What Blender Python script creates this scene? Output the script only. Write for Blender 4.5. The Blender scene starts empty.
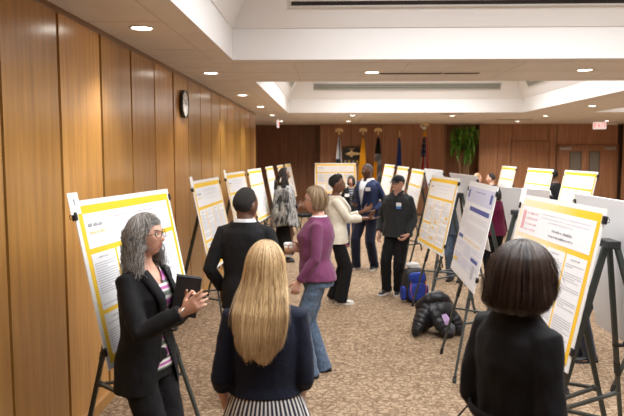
import bpy, bmesh, math, random
from mathutils import Vector, Matrix, noise
R = math.radians
random.seed(7)
scene = bpy.context.scene
COL = scene.collection
# ------------------------------------------------------------------ camera, world, exposure, added fill lights
cam_d = bpy.data.cameras.new('camera'); cam = bpy.data.objects.new('camera', cam_d); COL.objects.link(cam)
cam_d.sensor_width = 36.0; cam_d.lens = 36.0 * 620.0 / 624.0
cam_d.clip_start = 0.05; cam_d.clip_end = 100
cam.location = (0, 0, 2.0)
cam.rotation_euler = (R(90) - math.atan(54 / 620.0), 0, R(1.755))
scene.camera = cam
cam_d.dof.use_dof = True; cam_d.dof.focus_distance = 4.3; cam_d.dof.aperture_fstop = 3.2
world = bpy.data.worlds.new('world'); scene.world = world; world.use_nodes = True
world.node_tree.nodes['Background'].inputs[0].default_value = (1.0, 0.95, 0.88, 1)
world.node_tree.nodes['Background'].inputs[1].default_value = 0.25
scene.view_settings.view_transform = 'Standard'
scene.view_settings.look = 'None'
scene.view_settings.gamma = 1.0
scene.view_settings.use_curve_mapping = False
scene.view_settings.exposure = 0.12
CX = [(-1.01, 4.44), (6.03, 11.48)]           # coffer extents across the room
CY = [(0.19, 6.43), (8.36, 14.60)]            # and along it
CH = 2.96                                      # soffit height
COFFER_FILL_W = {(0, 0): 330, (0, 1): 370, (1, 0): 300, (1, 1): 270}
for i, (xa, xb) in enumerate(CX):
    for j, (ya, yb) in enumerate(CY):
        ld = bpy.data.lights.new('coffer_fill_light', 'AREA'); ld.shape = 'RECTANGLE'  # unseen area light added in each coffer top to brighten room and coffer
        ld.size = xb - xa - 1.6; ld.size_y = yb - ya - 1.6; ld.energy = COFFER_FILL_W[(i, j)]; ld.color = (0.97, 0.985, 1.0); ld.spread = R(152)
        lo = bpy.data.objects.new('coffer_fill_light', ld); COL.objects.link(lo)
        lo.location = ((xa + xb) / 2, (ya + yb) / 2, 3.95)

# ------------------------------------------------------------------ materials
MATS = {}
def mat(name, col, rough=0.6, metal=0.0, spec=0.5, emis=None, estr=0.0, noise_amt=0.0, nscale=30, bump=0.0, coat=0.0, bscale=None, sheen=0.0):
    if name in MATS: return MATS[name]
    m = bpy.data.materials.new(name); m.use_nodes = True; nt = m.node_tree
    b = nt.nodes['Principled BSDF']
    b.inputs['Base Color'].default_value = (*col, 1); b.inputs['Roughness'].default_value = rough
    b.inputs['Metallic'].default_value = metal; b.inputs['Specular IOR Level'].default_value = spec
    b.inputs['Coat Weight'].default_value = coat
    b.inputs['Sheen Weight'].default_value = sheen
    if emis: b.inputs['Emission Color'].default_value = (*emis, 1); b.inputs['Emission Strength'].default_value = estr
    if noise_amt > 0 or bump > 0:
        tc = nt.nodes.new('ShaderNodeTexCoord'); nz = nt.nodes.new('ShaderNodeTexNoise'); nz.inputs['Scale'].default_value = nscale
        nz.inputs['Detail'].default_value = 6
        nt.links.new(tc.outputs['Object'], nz.inputs['Vector'])
        if noise_amt > 0:
            r = nt.nodes.new('ShaderNodeValToRGB')
            r.color_ramp.elements[0].position = 0.3; r.color_ramp.elements[1].position = 0.7
            r.color_ramp.elements[0].color = (*[c * (1 - noise_amt) for c in col], 1)
            r.color_ramp.elements[1].color = (*[min(1, c * (1 + noise_amt)) for c in col], 1)
            nt.links.new(nz.outputs['Fac'], r.inputs['Fac']); nt.links.new(r.outputs['Color'], b.inputs['Base Color'])
        if bump > 0:
            bp = nt.nodes.new('ShaderNodeBump'); bp.inputs['Strength'].default_value = bump; bp.inputs['Distance'].default_value = 0.01
            nt.links.new(nz.outputs['Fac'], bp.inputs['Height']); nt.links.new(bp.outputs['Normal'], b.inputs['Normal'])
    MATS[name] = m
    return m
def N(nt, t, **k):
    n = nt.nodes.new(t)
    for a, v in k.items():
        if hasattr(n, a): setattr(n, a, v)
    return n
def ramp(nt, stops, interp='LINEAR'):
    r = nt.nodes.new('ShaderNodeValToRGB'); r.color_ramp.interpolation = interp
    e = r.color_ramp.elements
    while len(e) > 1: e.remove(e[-1])
    e[0].position = stops[0][0]; e[0].color = (*stops[0][1], 1)
    for p, c in stops[1:]:
        x = e.new(p); x.color = (*c, 1)
    return r
def mapped(nt, scale, coord='Object'):
    tc = nt.nodes.new('ShaderNodeTexCoord'); mp = nt.nodes.new('ShaderNodeMapping'); mp.inputs['Scale'].default_value = scale
    nt.links.new(tc.outputs[coord], mp.inputs['Vector']); return mp
def wood_mat(name, dark, light, rough=0.3, coat=0.3, scale=(9, 9, 0.5)):
    m = bpy.data.materials.new(name); m.use_nodes = True; nt = m.node_tree; b = nt.nodes['Principled BSDF']
    mp = mapped(nt, scale); at = N(nt, 'ShaderNodeAttribute'); at.attribute_name = 'tone'
    va = N(nt, 'ShaderNodeVectorMath', operation='ADD')
    nt.links.new(mp.outputs[0], va.inputs[0]); 
    vm = N(nt, 'ShaderNodeVectorMath', operation='SCALE'); vm.inputs['Scale'].default_value = 13.0
    nt.links.new(at.outputs['Color'], vm.inputs[0]); nt.links.new(vm.outputs[0], va.inputs[1])
    nz = N(nt, 'ShaderNodeTexNoise'); nz.inputs['Scale'].default_value = 2.2; nz.inputs['Detail'].default_value = 8; nz.inputs['Roughness'].default_value = 0.65; nz.inputs['Distortion'].default_value = 0.3
    nt.links.new(va.outputs[0], nz.inputs['Vector'])
    r = ramp(nt, [(0.3, dark), (0.5, tuple((a + c) / 2 for a, c in zip(dark, light))), (0.72, light)])
    nt.links.new(nz.outputs['Fac'], r.inputs['Fac'])
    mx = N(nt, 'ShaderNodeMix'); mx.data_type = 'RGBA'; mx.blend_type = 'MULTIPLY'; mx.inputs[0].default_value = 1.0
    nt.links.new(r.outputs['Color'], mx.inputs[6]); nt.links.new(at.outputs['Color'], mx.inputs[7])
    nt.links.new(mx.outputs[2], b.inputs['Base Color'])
    b.inputs['Roughness'].default_value = rough; b.inputs['Coat Weight'].default_value = coat; b.inputs['Coat Roughness'].default_value = 0.22
    MATS[name] = m; return m

# ------------------------------------------------------------------ mesh helpers
def link(name, me, m=None, parent=None):
    o = bpy.data.objects.new(name, me); COL.objects.link(o)
    if m is not None:
        for k in (m if isinstance(m, (list, tuple)) else [m]): me.materials.append(k)
    if parent is not None: o.parent = parent
    return o
def obj(name, bm, m, parent=None, smooth=False):
    bmesh.ops.recalc_face_normals(bm, faces=bm.faces)
    me = bpy.data.meshes.new(name); bm.to_mesh(me); bm.free()
    if smooth:
        for p in me.polygons: p.use_smooth = True
    return link(name, me, m, parent)
def tag(o, label=None, cat=None, group=None, kind=None):
    if label: o['label'] = label
    if cat: o['category'] = cat
    if group: o['group'] = group
    if kind: o['kind'] = kind
    return o
def empty(name, loc=(0, 0, 0), rz=0.0, label=None, cat=None, group=None):
    o = bpy.data.objects.new(name, None); COL.objects.link(o); o.location = loc; o.rotation_euler = (0, 0, rz); o.empty_display_size = 0.1
    return tag(o, label, cat, group)
def copy_tree(o, parent=None):
    c = o.copy(); COL.objects.link(c); c.parent = parent
    for ch in list(o.children): copy_tree(ch, c)
    return c
def box(bm, a, b, mi=0):
    vs = [bm.verts.new((x, y, z)) for z in (a[2], b[2]) for y in (a[1], b[1]) for x in (a[0], b[0])]
    fs = []
    for f in ((0, 2, 3, 1), (4, 5, 7, 6), (0, 1, 5, 4), (2, 6, 7, 3), (0, 4, 6, 2), (1, 3, 7, 5)):
        q = bm.faces.new([vs[i] for i in f]); q.material_index = mi; fs.append(q)
    return vs
def bevel_all(bm, w=0.004, seg=2):
    bmesh.ops.bevel(bm, geom=list(bm.edges), offset=w, segments=seg, affect='EDGES', profile=0.5)
def ringloft(bm, rings, cap=True, mi=0):
    vr = [[bm.verts.new(p) for p in r] for r in rings]
    n = len(vr[0])
    for a, b in zip(vr, vr[1:]):
        for i in range(n):
            f = bm.faces.new((a[i], a[(i + 1) % n], b[(i + 1) % n], b[i])); f.material_index = mi
    if cap:
        bm.faces.new(list(reversed(vr[0]))).material_index = mi; bm.faces.new(vr[-1]).material_index = mi
    return vr
def tube(bm, pts, rad, n=12, flat=None, side=None, mi=0, cap=True, round_ends=False):
    """tube through points; rad scalar/list; flat: ratio of the second radius; side: vector of the first radius"""
    pts = [Vector(p) for p in pts]
    if not isinstance(rad, (list, tuple)): rad = [rad] * len(pts)
    rad = list(rad)
    fl = flat if isinstance(flat, (list, tuple)) else [flat or 1.0] * len(pts)
    fl = list(fl)
    if round_ends:
        d0 = (pts[0] - pts[1]).normalized(); d1 = (pts[-1] - pts[-2]).normalized(); r0 = rad[0]; r1 = rad[-1]
        m0 = min(1.0, fl[0]); m1 = min(1.0, fl[-1])
        pts = [pts[0] + d0 * r0 * .9 * m0, pts[0] + d0 * r0 * .6 * m0] + pts + [pts[-1] + d1 * r1 * .6 * m1, pts[-1] + d1 * r1 * .9 * m1]
        rad = [r0 * .4, r0 * .8] + rad + [r1 * .8, r1 * .4]; fl = [fl[0], fl[0]] + fl + [fl[-1], fl[-1]]
    rings = []
    prev = Vector(side).normalized() if side is not None else None
    for i, p in enumerate(pts):
        t = (pts[min(i + 1, len(pts) - 1)] - pts[max(i - 1, 0)]).normalized()
        if prev is None:
            prev = Vector((0, 0, 1)).cross(t)
            if prev.length < 0.1: prev = Vector((1, 0, 0))
        s = (prev - t * prev.dot(t))
        if s.length < 1e-4: s = t.orthogonal()
        s.normalize(); u = t.cross(s)
        prev = s
        rings.append([p + s * math.cos(2 * math.pi * k / n) * rad[i] + u * math.sin(2 * math.pi * k / n) * rad[i] * fl[i] for k in range(n)])
    return ringloft(bm, rings, cap, mi)
def bar(bm, a, b, w, h=None, up=(0, 0, 1), mi=0):
    a = Vector(a); b = Vector(b); h = h or w
    t = (b - a).normalized(); s = t.cross(Vector(up))
    if s.length < 1e-3: s = t.cross(Vector((0, 1, 0)))
    s.normalize(); u = s.cross(t)
    rings = [[p + s * x * w / 2 + u * y * h / 2 for x, y in ((-1, -1), (1, -1), (1, 1), (-1, 1))] for p in (a, b)]
    ringloft(bm, rings, True, mi)
def ellipsoid(bm, c, r, rot=None, seg=16, rings=10, mi=0):
    c = Vector(c); vr = []
    for i in range(1, rings):
        a = math.pi * i / rings
        ring = []
        for k in range(seg):
            b = 2 * math.pi * k / seg
            v = Vector((r[0] * math.sin(a) * math.cos(b), r[1] * math.sin(a) * math.sin(b), r[2] * math.cos(a)))
            if rot: v = rot @ v
            ring.append(bm.verts.new(c + v))
        vr.append(ring)
    tv = Vector((0, 0, r[2])); bv = -tv
    if rot: tv = rot @ tv; bv = rot @ bv
    t = bm.verts.new(c + tv); b = bm.verts.new(c + bv)
    for a_, b_ in zip(vr, vr[1:]):
        for k in range(seg): bm.faces.new((a_[k], b_[k], b_[(k + 1) % seg], a_[(k + 1) % seg])).material_index = mi
    for k in range(seg):
        bm.faces.new((t, vr[0][k], vr[0][(k + 1) % seg])).material_index = mi
        bm.faces.new((b, vr[-1][(k + 1) % seg], vr[-1][k])).material_index = mi
def remesh(bm, voxel, smooth=2, factor=0.5):
    bmesh.ops.recalc_face_normals(bm, faces=bm.faces)
    me = bpy.data.meshes.new('tmp'); bm.to_mesh(me); bm.free()
    o = bpy.data.objects.new('tmp', me); COL.objects.link(o)
    md = o.modifiers.new('r', 'REMESH'); md.mode = 'VOXEL'; md.voxel_size = voxel
    if smooth:
        s = o.modifiers.new('s', 'SMOOTH'); s.factor = factor; s.iterations = smooth
    dg = bpy.context.evaluated_depsgraph_get(); dg.update()
    nm = bpy.data.meshes.new_from_object(o.evaluated_get(dg))
    bpy.data.objects.remove(o); bpy.data.meshes.remove(me)
    nb = bmesh.new(); nb.from_mesh(nm); bpy.data.meshes.remove(nm)
    return nb
def wrinkle(bm, amp, scale=(14, 14, 8), seed=0.0):
    bm.normal_update()
    for v in bm.verts:
        c = v.co
        n1 = noise.noise(Vector((c.x * scale[0] + seed, c.y * scale[1], c.z * scale[2])))
        n2 = noise.noise(Vector((c.x * scale[0] * 2.3 + 9 + seed, c.y * scale[1] * 2.3, c.z * scale[2] * 2.8)))
        v.co = c + v.normal * (amp * (n1 + 0.5 * n2))
def sstep(a, b, x):
    t = max(0.0, min(1.0, (x - a) / (b - a))); return t * t * (3 - 2 * t)
def lerp(a, b, t): return a + (b - a) * t
def interp(tab, z):
    """tab: sorted list of (z, v...)"""
    if z <= tab[0][0]: return tab[0][1:]
    if z >= tab[-1][0]: return tab[-1][1:]
    for a, b in zip(tab, tab[1:]):
        if a[0] <= z <= b[0]:
            t = (z - a[0]) / (b[0] - a[0]); t = t * t * (3 - 2 * t) * 0.5 + t * 0.5
            return tuple(lerp(p, q, t) for p, q in zip(a[1:], b[1:]))
# ------------------------------------------------------------------ room
WL = -1.82
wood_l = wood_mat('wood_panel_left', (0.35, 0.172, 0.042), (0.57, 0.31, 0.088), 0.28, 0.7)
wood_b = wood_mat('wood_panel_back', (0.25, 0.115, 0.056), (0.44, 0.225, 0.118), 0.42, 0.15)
dark_joint = mat('dark_joint', (0.035, 0.014, 0.005), 0.6)
def set_tone(o, tones):
    """per-polygon tone -> corner colours"""
    me = o.data; ca = me.color_attributes.new('tone', 'FLOAT_COLOR', 'CORNER')
    for p, t in zip(me.polygons, tones):
        for li in p.loop_indices: ca.data[li].color = (*t, 1)
def panel_wall(name, axis, fixed, a, b, z0, z1, seams, m, face=1, gap=0.022, proud=0.022, tone_fn=None, jm=None):
    """a backing wall plus bevelled wood panels between seams, ONE mesh.  axis 'y': runs along y at x=fixed facing +x"""
    bm = bmesh.new(); tones = []
    def P(s, d, z): return (fixed + face * d, s, z) if axis == 'y' else (s, fixed + face * d, z)
    def bx(s0, s1, d0, d1, za, zb, mi, tone, wedge=(0, 0)):
        vs = [bm.verts.new(P(s, (d1 + wedge[0 if s == s0 else 1]) if top else d0, z)) for z in (za, zb) for top in (0, 1) for s in (s0, s1)]
        for f in ((0, 2, 3, 1), (4, 5, 7, 6), (0, 1, 5, 4), (2, 6, 7, 3), (0, 4, 6, 2), (1, 3, 7, 5)):
            bm.faces.new([vs[i] for i in f]).material_index = mi; tones.append(tone)
    bx(a, b, -0.12, 0.0, z0, z1, 1, (1, 1, 1))
    edges = [a] + [s for s in seams if a < s < b] + [b]
    for k, (s0, s1) in enumerate(zip(edges, edges[1:])):
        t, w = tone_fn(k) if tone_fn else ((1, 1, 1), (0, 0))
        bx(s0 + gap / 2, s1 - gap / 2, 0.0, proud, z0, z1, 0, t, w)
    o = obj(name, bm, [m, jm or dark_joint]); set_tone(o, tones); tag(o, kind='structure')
    return o
def tone_left(k):
    rr = random.Random(k * 7 + 3); g = rr.uniform(0.92, 1.05)
    if k in (10, 13, 19, 24): g = 1.28
    return (g, g * rr.uniform(0.93, 1.0), g * rr.uniform(0.8, 1.0)), (rr.uniform(-0.004, 0.004), rr.uniform(-0.004, 0.004))
seamsL = [4.11 + 0.746 * k for k in range(-10, 15)]
panel_wall('wall_left', 'y', WL, -3.0, 14.8, 0, CH, seamsL, wood_l, 1, 0.036, 0.02, tone_left)
# return and recess beyond the end of the left wall
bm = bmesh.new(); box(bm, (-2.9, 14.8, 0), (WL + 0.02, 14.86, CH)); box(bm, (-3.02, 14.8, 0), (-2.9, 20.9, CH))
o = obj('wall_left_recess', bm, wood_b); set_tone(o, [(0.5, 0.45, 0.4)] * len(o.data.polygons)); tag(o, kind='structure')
def tone_back(k):
    rr = random.Random(k * 11 + 5); g = rr.uniform(0.85, 1.15); return (g, g * .98, g * .96), (rr.uniform(-.003, .003), rr.uniform(-.003, .003))
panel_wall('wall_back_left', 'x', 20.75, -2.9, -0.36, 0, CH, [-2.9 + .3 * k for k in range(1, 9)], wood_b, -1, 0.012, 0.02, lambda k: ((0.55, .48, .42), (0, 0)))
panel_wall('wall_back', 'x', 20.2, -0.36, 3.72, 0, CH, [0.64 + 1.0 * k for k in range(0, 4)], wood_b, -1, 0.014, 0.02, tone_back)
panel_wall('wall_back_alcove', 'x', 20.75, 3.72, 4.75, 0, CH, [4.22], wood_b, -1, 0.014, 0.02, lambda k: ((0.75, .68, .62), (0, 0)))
bm = bmesh.new()
for x0, x1 in ((-0.36, -0.30), (3.66, 3.72), (4.75, 4.81)): box(bm, (x0, 20.19, 0), (x1, 20.87, CH))
o = obj('wall_back_return', bm, wood_b); set_tone(o, [(0.7, .65, .6)] * len(o.data.polygons)); tag(o, kind='structure')
# right part of the back wall, with a single door and a double door
panel_wall('wall_back_right', 'x', 20.2, 4.75, 5.80, 0, CH, [5.34], wood_b, -1, 0.014, 0.02, tone_back)
panel_wall('wall_back_middle', 'x', 20.2, 6.98, 7.24, 0, CH, [7.2], wood_b, -1, 0.014, 0.02, tone_back)
panel_wall('wall_back_header', 'x', 20.2, 5.80, 6.98, 2.40, CH, [6.38], wood_b, -1, 0.014, 0.02, tone_back)
panel_wall('wall_back_door_header', 'x', 20.2, 7.24, 9.14, 2.29, CH, [], wood_b, -1, 0.014, 0.02, tone_back)
panel_wall('wall_back_far_right', 'x', 20.2, 9.30, 12.1, 0, CH, [9.9, 10.6, 11.3], wood_b, -1, 0.014, 0.02, tone_back)
bm = bmesh.new(); box(bm, (9.14, 20.3, 0), (9.30, 20.4, CH))
o = obj('wall_back_gap', bm, mat('dark_gap', (0.05, 0.03, 0.02), 0.8)); tag(o, kind='structure')
steel = mat('brushed_steel', (0.45, 0.44, 0.42), 0.35, 1.0)
brass = mat('brass', (0.70, 0.48, 0.15), 0.3, 1.0)
glass_dark = mat('wired_glass', (0.17, 0.16, 0.14), 0.12, 0, 0.6)
def door(name, x0, x1, top, window=None, closer=None):
    bm = bmesh.new(); box(bm, (x0 + .006, 20.17, 0.01), (x1 - .006, 20.215, top)); d = obj(name, bm, wood_b)
    set_tone(d, [(0.95, .92, .9)] * len(d.data.polygons)); tag(d, kind='structure')
    if window:
        bm = bmesh.new(); box(bm, (window[0], 20.155, window[2]), (window[1], 20.175, window[3])); obj('door_glass', bm, glass_dark, d)
        bm = bmesh.new()
        a, b, c, e = window
        for q in (((a - .03, 20.15, c - .03), (a, 20.172, e + .03)), ((b, 20.15, c - .03), (b + .03, 20.172, e + .03)), ((a, 20.15, e), (b, 20.172, e + .03)), ((a, 20.15, c - .03), (b, 20.172, c))): box(bm, *q)
        obj('glass_frame', bm, mat('door_frame_dark', (0.09, .065, .045), .5), d)
    if closer:
        bm = bmesh.new(); box(bm, (closer[0], 20.09, 2.13), (closer[1], 20.17, 2.21)); bevel_all(bm, .006, 1)
        bar(bm, ((closer[0] + closer[1]) / 2, 20.12, 2.215), ((closer[0] + closer[1]) / 2 + .18, 20.13, 2.25), .02, .012)
        obj('door_closer', bm, steel, d)
    bm = bmesh.new(); hx = x1 - .1 if name != 'door_3' else x0 + .1
    box(bm, (hx - .03, 20.155, .98), (hx + .03, 20.172, 1.18)); tube(bm, [(hx, 20.155, 1.08), (hx, 20.11, 1.08), (hx - .1 * (1 if name != 'door_3' else -1), 20.11, 1.08)], .01, 8)
    obj('door_handle', bm, steel, d)
    return d
door('door_1', 5.80, 6.98, 2.39)
door('door_2', 7.26, 8.19, 2.27, (7.66, 7.98, 1.2, 2.06), (7.30, 7.66))
door('door_3', 8.19, 9.12, 2.27, (8.28, 8.56, 1.2, 2.06), (8.72, 9.06))
bm = bmesh.new()
box(bm, (7.22, 20.13, 0), (7.27, 20.2, 2.31)); box(bm, (9.11, 20.13, 0), (9.16, 20.2, 2.31)); box(bm, (7.22, 20.13, 2.27), (9.16, 20.2, 2.32))
box(bm, (5.76, 20.15, 0), (5.81, 20.2, 2.44)); box(bm, (6.97, 20.15, 0), (7.02, 20.2, 2.44)); box(bm, (5.76, 20.15, 2.39), (7.02, 20.2, 2.44))
o = obj('trim_1', bm, wood_b); set_tone(o, [(0.7, .66, .62)] * len(o.data.polygons)); tag(o, kind='structure')
bm = bmesh.new(); box(bm, (12.0, -3, 0), (12.12, 20.3, CH)); o = obj('wall_right', bm, wood_b); set_tone(o, [(1.1, 1.05, 1)] * 6); tag(o, kind='structure')
bm = bmesh.new(); box(bm, (WL - .1, -3.12, 0), (12.12, -3.0, CH)); o = obj('wall_front', bm, wood_b); set_tone(o, [(1.2, 1.1, 1)] * 6); tag(o, kind='structure')
# baseboard and ceiling trim on the left wall
bm = bmesh.new(); box(bm, (WL + .018, -3, 0), (WL + .04, 14.8, 0.085)); o = obj('baseboard_left', bm, wood_l); set_tone(o, [(1, .95, .9)] * 6); tag(o, kind='structure')
bm = bmesh.new(); box(bm, (WL, -3, CH - .035), (WL + .036, 14.8, CH)); o = obj('trim_2', bm, wood_l); set_tone(o, [(.42, .36, .3)] * 6); tag(o, kind='structure')
bm = bmesh.new(); box(bm, (-.3, 20.15, 0), (12, 20.18, .1)); box(bm, (-2.9, 20.7, 0), (-.36, 20.735, .1)); o = obj('baseboard_back', bm, wood_b); set_tone(o, [(.6, .6, .6)] * 12); tag(o, kind='structure')
for o_ in (o,): pass
# floor: patterned loop carpet
m = bpy.data.materials.new('carpet'); m.use_nodes = True; nt = m.node_tree; b = nt.nodes['Principled BSDF']
mp = mapped(nt, (1, 1, 1))
n1 = N(nt, 'ShaderNodeTexNoise'); n1.inputs['Scale'].default_value = 14; n1.inputs['Detail'].default_value = 3; n1.inputs['Distortion'].default_value = 2.2
v1 = N(nt, 'ShaderNodeTexVoronoi'); v1.inputs['Scale'].default_value = 17; v1.feature = 'DISTANCE_TO_EDGE'
n2 = N(nt, 'ShaderNodeTexNoise'); n2.inputs['Scale'].default_value = 180; n2.inputs['Detail'].default_value = 3
dist = N(nt, 'ShaderNodeTexNoise'); dist.inputs['Scale'].default_value = 9; dist.inputs['Detail'].default_value = 2
mixv = N(nt, 'ShaderNodeMix'); mixv.data_type = 'VECTOR'; mixv.inputs[0].default_value = 0.16
nt.links.new(mp.outputs[0], dist.inputs['Vector']); nt.links.new(mp.outputs[0], mixv.inputs[4]); nt.links.new(dist.outputs['Color'], mixv.inputs[5])
nt.links.new(mixv.outputs[1], v1.inputs['Vector']); nt.links.new(mp.outputs[0], n1.inputs['Vector']); nt.links.new(mp.outputs[0], n2.inputs['Vector'])
r1 = ramp(nt, [(0.34, (0.25, 0.172, 0.108)), (0.46, (0.315, 0.224, 0.146)), (0.62, (0.385, 0.284, 0.19))]); nt.links.new(n1.outputs['Fac'], r1.inputs['Fac'])
r2 = ramp(nt, [(0.0, (0.36, 0.30, 0.27)), (0.06, (.42, .37, .34)), (0.17, (1, 1, 1))]); nt.links.new(v1.outputs['Distance'], r2.inputs['Fac'])
r3 = ramp(nt, [(0.3, (0.8, 0.8, 0.8)), (0.7, (1.15, 1.15, 1.15))]); nt.links.new(n2.outputs['Fac'], r3.inputs['Fac'])
ma = N(nt, 'ShaderNodeMix'); ma.data_type = 'RGBA'; ma.blend_type = 'MULTIPLY'; ma.inputs[0].default_value = 0.7
mb = N(nt, 'ShaderNodeMix'); mb.data_type = 'RGBA'; mb.blend_type = 'MULTIPLY'; mb.inputs[0].default_value = 1.0
nt.links.new(r1.outputs[0], ma.inputs[6]); nt.links.new(r2.outputs[0], ma.inputs[7]); nt.links.new(ma.outputs[2], mb.inputs[6]); nt.links.new(r3.outputs[0], mb.inputs[7])
nt.links.new(mb.outputs[2], b.inputs['Base Color']); b.inputs['Roughness'].default_value = 0.95; b.inputs['Specular IOR Level'].default_value = 0.15
bp = N(nt, 'ShaderNodeBump'); bp.inputs['Strength'].default_value = .4; bp.inputs['Distance'].default_value = .004
nt.links.new(n2.outputs['Fac'], bp.inputs['Height']); nt.links.new(bp.outputs[0], b.inputs['Normal'])
bm = bmesh.new(); box(bm, (-3.1, -3.1, -0.1), (12.1, 20.95, 0)); tag(obj('floor', bm, m), kind='structure')
# ceiling: tan soffits with deep white coffers
soffit_m = mat('soffit_tile', (0.76, 0.725, 0.69), 0.9, noise_amt=0.04, nscale=3.5, bump=0.25)
groove_m = mat('soffit_groove', (0.55, 0.48, 0.42), 0.9)
white_m = mat('coffer_paint', (0.89, 0.885, 0.88), 0.75)
bm = bmesh.new(); T = CH + 0.02
xs = [-3.1, CX[0][0], CX[0][1], CX[1][0], CX[1][1], 12.1]; ys = [-3.1, CY[0][0], CY[0][1], CY[1][0], CY[1][1], 20.95]
for i in range(5):
    for j in range(5):
        if i in (1, 3) and j in (1, 3): continue
        box(bm, (xs[i], ys[j], CH), (xs[i + 1], ys[j + 1], T))
tag(obj('ceiling', bm, soffit_m), kind='structure')
bm = bmesh.new(); g = 0.006
for (xa, xb) in CX:
    for (ya, yb) in CY:
        d = 0.22
        for q in (((xa - d, ya - d), (xa - d + g, yb + d)), ((xb + d, ya - d), (xb + d + g, yb + d)), ((xa - d, ya - d), (xb + d, ya - d + g)), ((xa - d, yb + d), (xb + d, yb + d + g))):
            box(bm, (*q[0], CH - .0015), (*q[1], CH + .001))
for y in [0.9 + 1.22 * k for k in range(12)]: box(bm, (WL, y, CH - .0015), (CX[0][0] - .22, y + g, CH + .001))
for y in (7.4,): box(bm, (WL, y, CH - .0015), (12, y + g, CH + .001))
for x in [-0.4 + 1.22 * k for k in range(10)]:
    box(bm, (x, 6.65, CH - .0015), (x + g, 8.14, CH + .001)); box(bm, (x, 14.82, CH - .0015), (x + g, 20.2, CH + .001))
tag(obj('trim_3', bm, groove_m), kind='structure')
bm = bmesh.new(); FZ = 3.27; TZ = 4.0; SL = 0.40
for (xa, xb) in CX:
    for (ya, yb) in CY:
        def rect(i, z): return [bm.verts.new(p) for p in ((xa + i + .003, ya + i + .003, z), (xb - i - .003, ya + i + .003, z), (xb - i - .003, yb - i - .003, z), (xa + i + .003, yb - i - .003, z))]
        rs = [rect(0, CH - .001), rect(0, FZ), rect(0.012, FZ + .004), rect(SL, TZ)]
        for a_, b_ in zip(rs, rs[1:]):
            for k in range(4): bm.faces.new((a_[k], a_[(k + 1) % 4], b_[(k + 1) % 4], b_[k]))
        bm.faces.new(rs[-1])
        # thickness lip on the outside so the coffer is a solid box
        ro = [[bm.verts.new(p) for p in ((xa - .02, ya - .02, z), (xb + .02, ya - .02, z), (xb + .02, yb + .02, z), (xa - .02, yb + .02, z))] for z in (T, TZ + .02)]
        for k in range(4): bm.faces.new((ro[0][k], ro[0][(k + 1) % 4], ro[1][(k + 1) % 4], ro[1][k]))
        bm.faces.new(ro[1])
me = bpy.data.meshes.new('ceiling_coffer'); bm.to_mesh(me); bm.free(); tag(link('ceiling_coffer', me, white_m), kind='structure')
# slot vents lying on the slopes of the coffers
slat_l = mat('vent_grey', (0.36, 0.37, 0.33), 0.5); slat_d = mat('vent_black', (0.02, 0.015, 0.015), 0.5); vent_w = mat('vent_white', (0.7, 0.69, 0.66), .5)
def slot_vent(p0, p1, inward, label, dark, n=3, zc=3.545, hh=0.075):
    """long louvred vent on a sloped coffer side between p0 and p1 (plan), inward = plan vector into the coffer"""
    t = (TZ - FZ) / (SL - .012); d = Vector((*inward, 0)); up = (d + Vector((0, 0, t))).normalized(); nrm = (d * t - Vector((0, 0, 1))).normalized()
    off = (zc - FZ) / t + .012
    a = Vector((*p0, zc)) + d * off; b = Vector((*p1, zc)) + d * off; L = (b - a).length; ax = (b - a).normalized()
    root = empty('ceiling_vent', a, 0, label, 'vent', 'slot vents in the ceiling coffers')
    M = Matrix((ax, up, nrm)).transposed().to_4x4(); M.translation = a; root.matrix_world = M
    bm = bmesh.new(); box(bm, (0, -hh, .002), (L, hh, .008)); obj('backing', bm, slat_d, root)
    bm = bmesh.new()
    for q in (((-.02, -hh - .015, .002), (L + .02, -hh, .022)), ((-.02, hh, .002), (L + .02, hh + .015, .022)), ((-.02, -hh, .002), (0, hh, .022)), ((L, -hh, .002), (L + .02, hh, .022))): box(bm, *q)
    obj('frame', bm, vent_w, root)
    bm = bmesh.new()
    for k in range(n):
        c = -hh + (k + .5) * 2 * hh / n
        w = .012 if dark else .017
        box(bm, (0, c - w, .008), (L, c + w, .020))
    obj('slats', bm, vent_w if dark else slat_l, root)
    return root
xa, xb = CX[0]
slot_vent((-.40, CY[0][1]), (3.85, CY[0][1]), (0, -1), 'long black slotted air vent in the nearest white ceiling coffer', True, 2, 3.57, .11)
slot_vent((-.40, CY[1][1]), (3.85, CY[1][1]), (0, -1), 'long grey louvred air vent on the far slope of the second white ceiling coffer', False, 3)
slot_vent((xa, CY[1][1] - .75), (xa, CY[1][1] - 5.2), (1, 0), 'grey air vent end seen on the left slope of the second ceiling coffer', False, 3)
slot_vent((xb, CY[1][1] - 5.2), (xb, CY[1][1] - .75), (-1, 0), 'grey air vent end seen on the right slope of the second ceiling coffer', False, 3)
# small slot diffusers in the flat soffits
slots = [(0.95, 7.55, .75, 'left'), (2.9, 15.1, .55, 'far'), (1.55, 7.55, .42, ''), (5.1, 17.6, 1.0, 'x')]
sl_lab = ['short dark slot diffuser right of the left downlight between the coffers', 'thin dark slot diffuser in the far soffit above the tall green plant',
          'grey slot diffuser in the soffit beam, middle of the picture', 'thin dark slot diffuser in the far soffit before the double doors']
for (x, y, w, _), lb in zip(slots, sl_lab):
    e = empty('slot_diffuser', (x, y, CH), 0, lb, 'vent')
    bm = bmesh.new(); box(bm, (-w / 2, -.045, -.006), (w / 2, .045, 0)); obj('frame', bm, mat('diffuser_tan', (0.2, .16, .13), .6), e)
    bm = bmesh.new()
    for k in (-.02, .012): box(bm, (-w / 2 + .02, k, -.009), (w / 2 - .02, k + .012, -.006))
    obj('slot', bm, slat_d, e)
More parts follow.
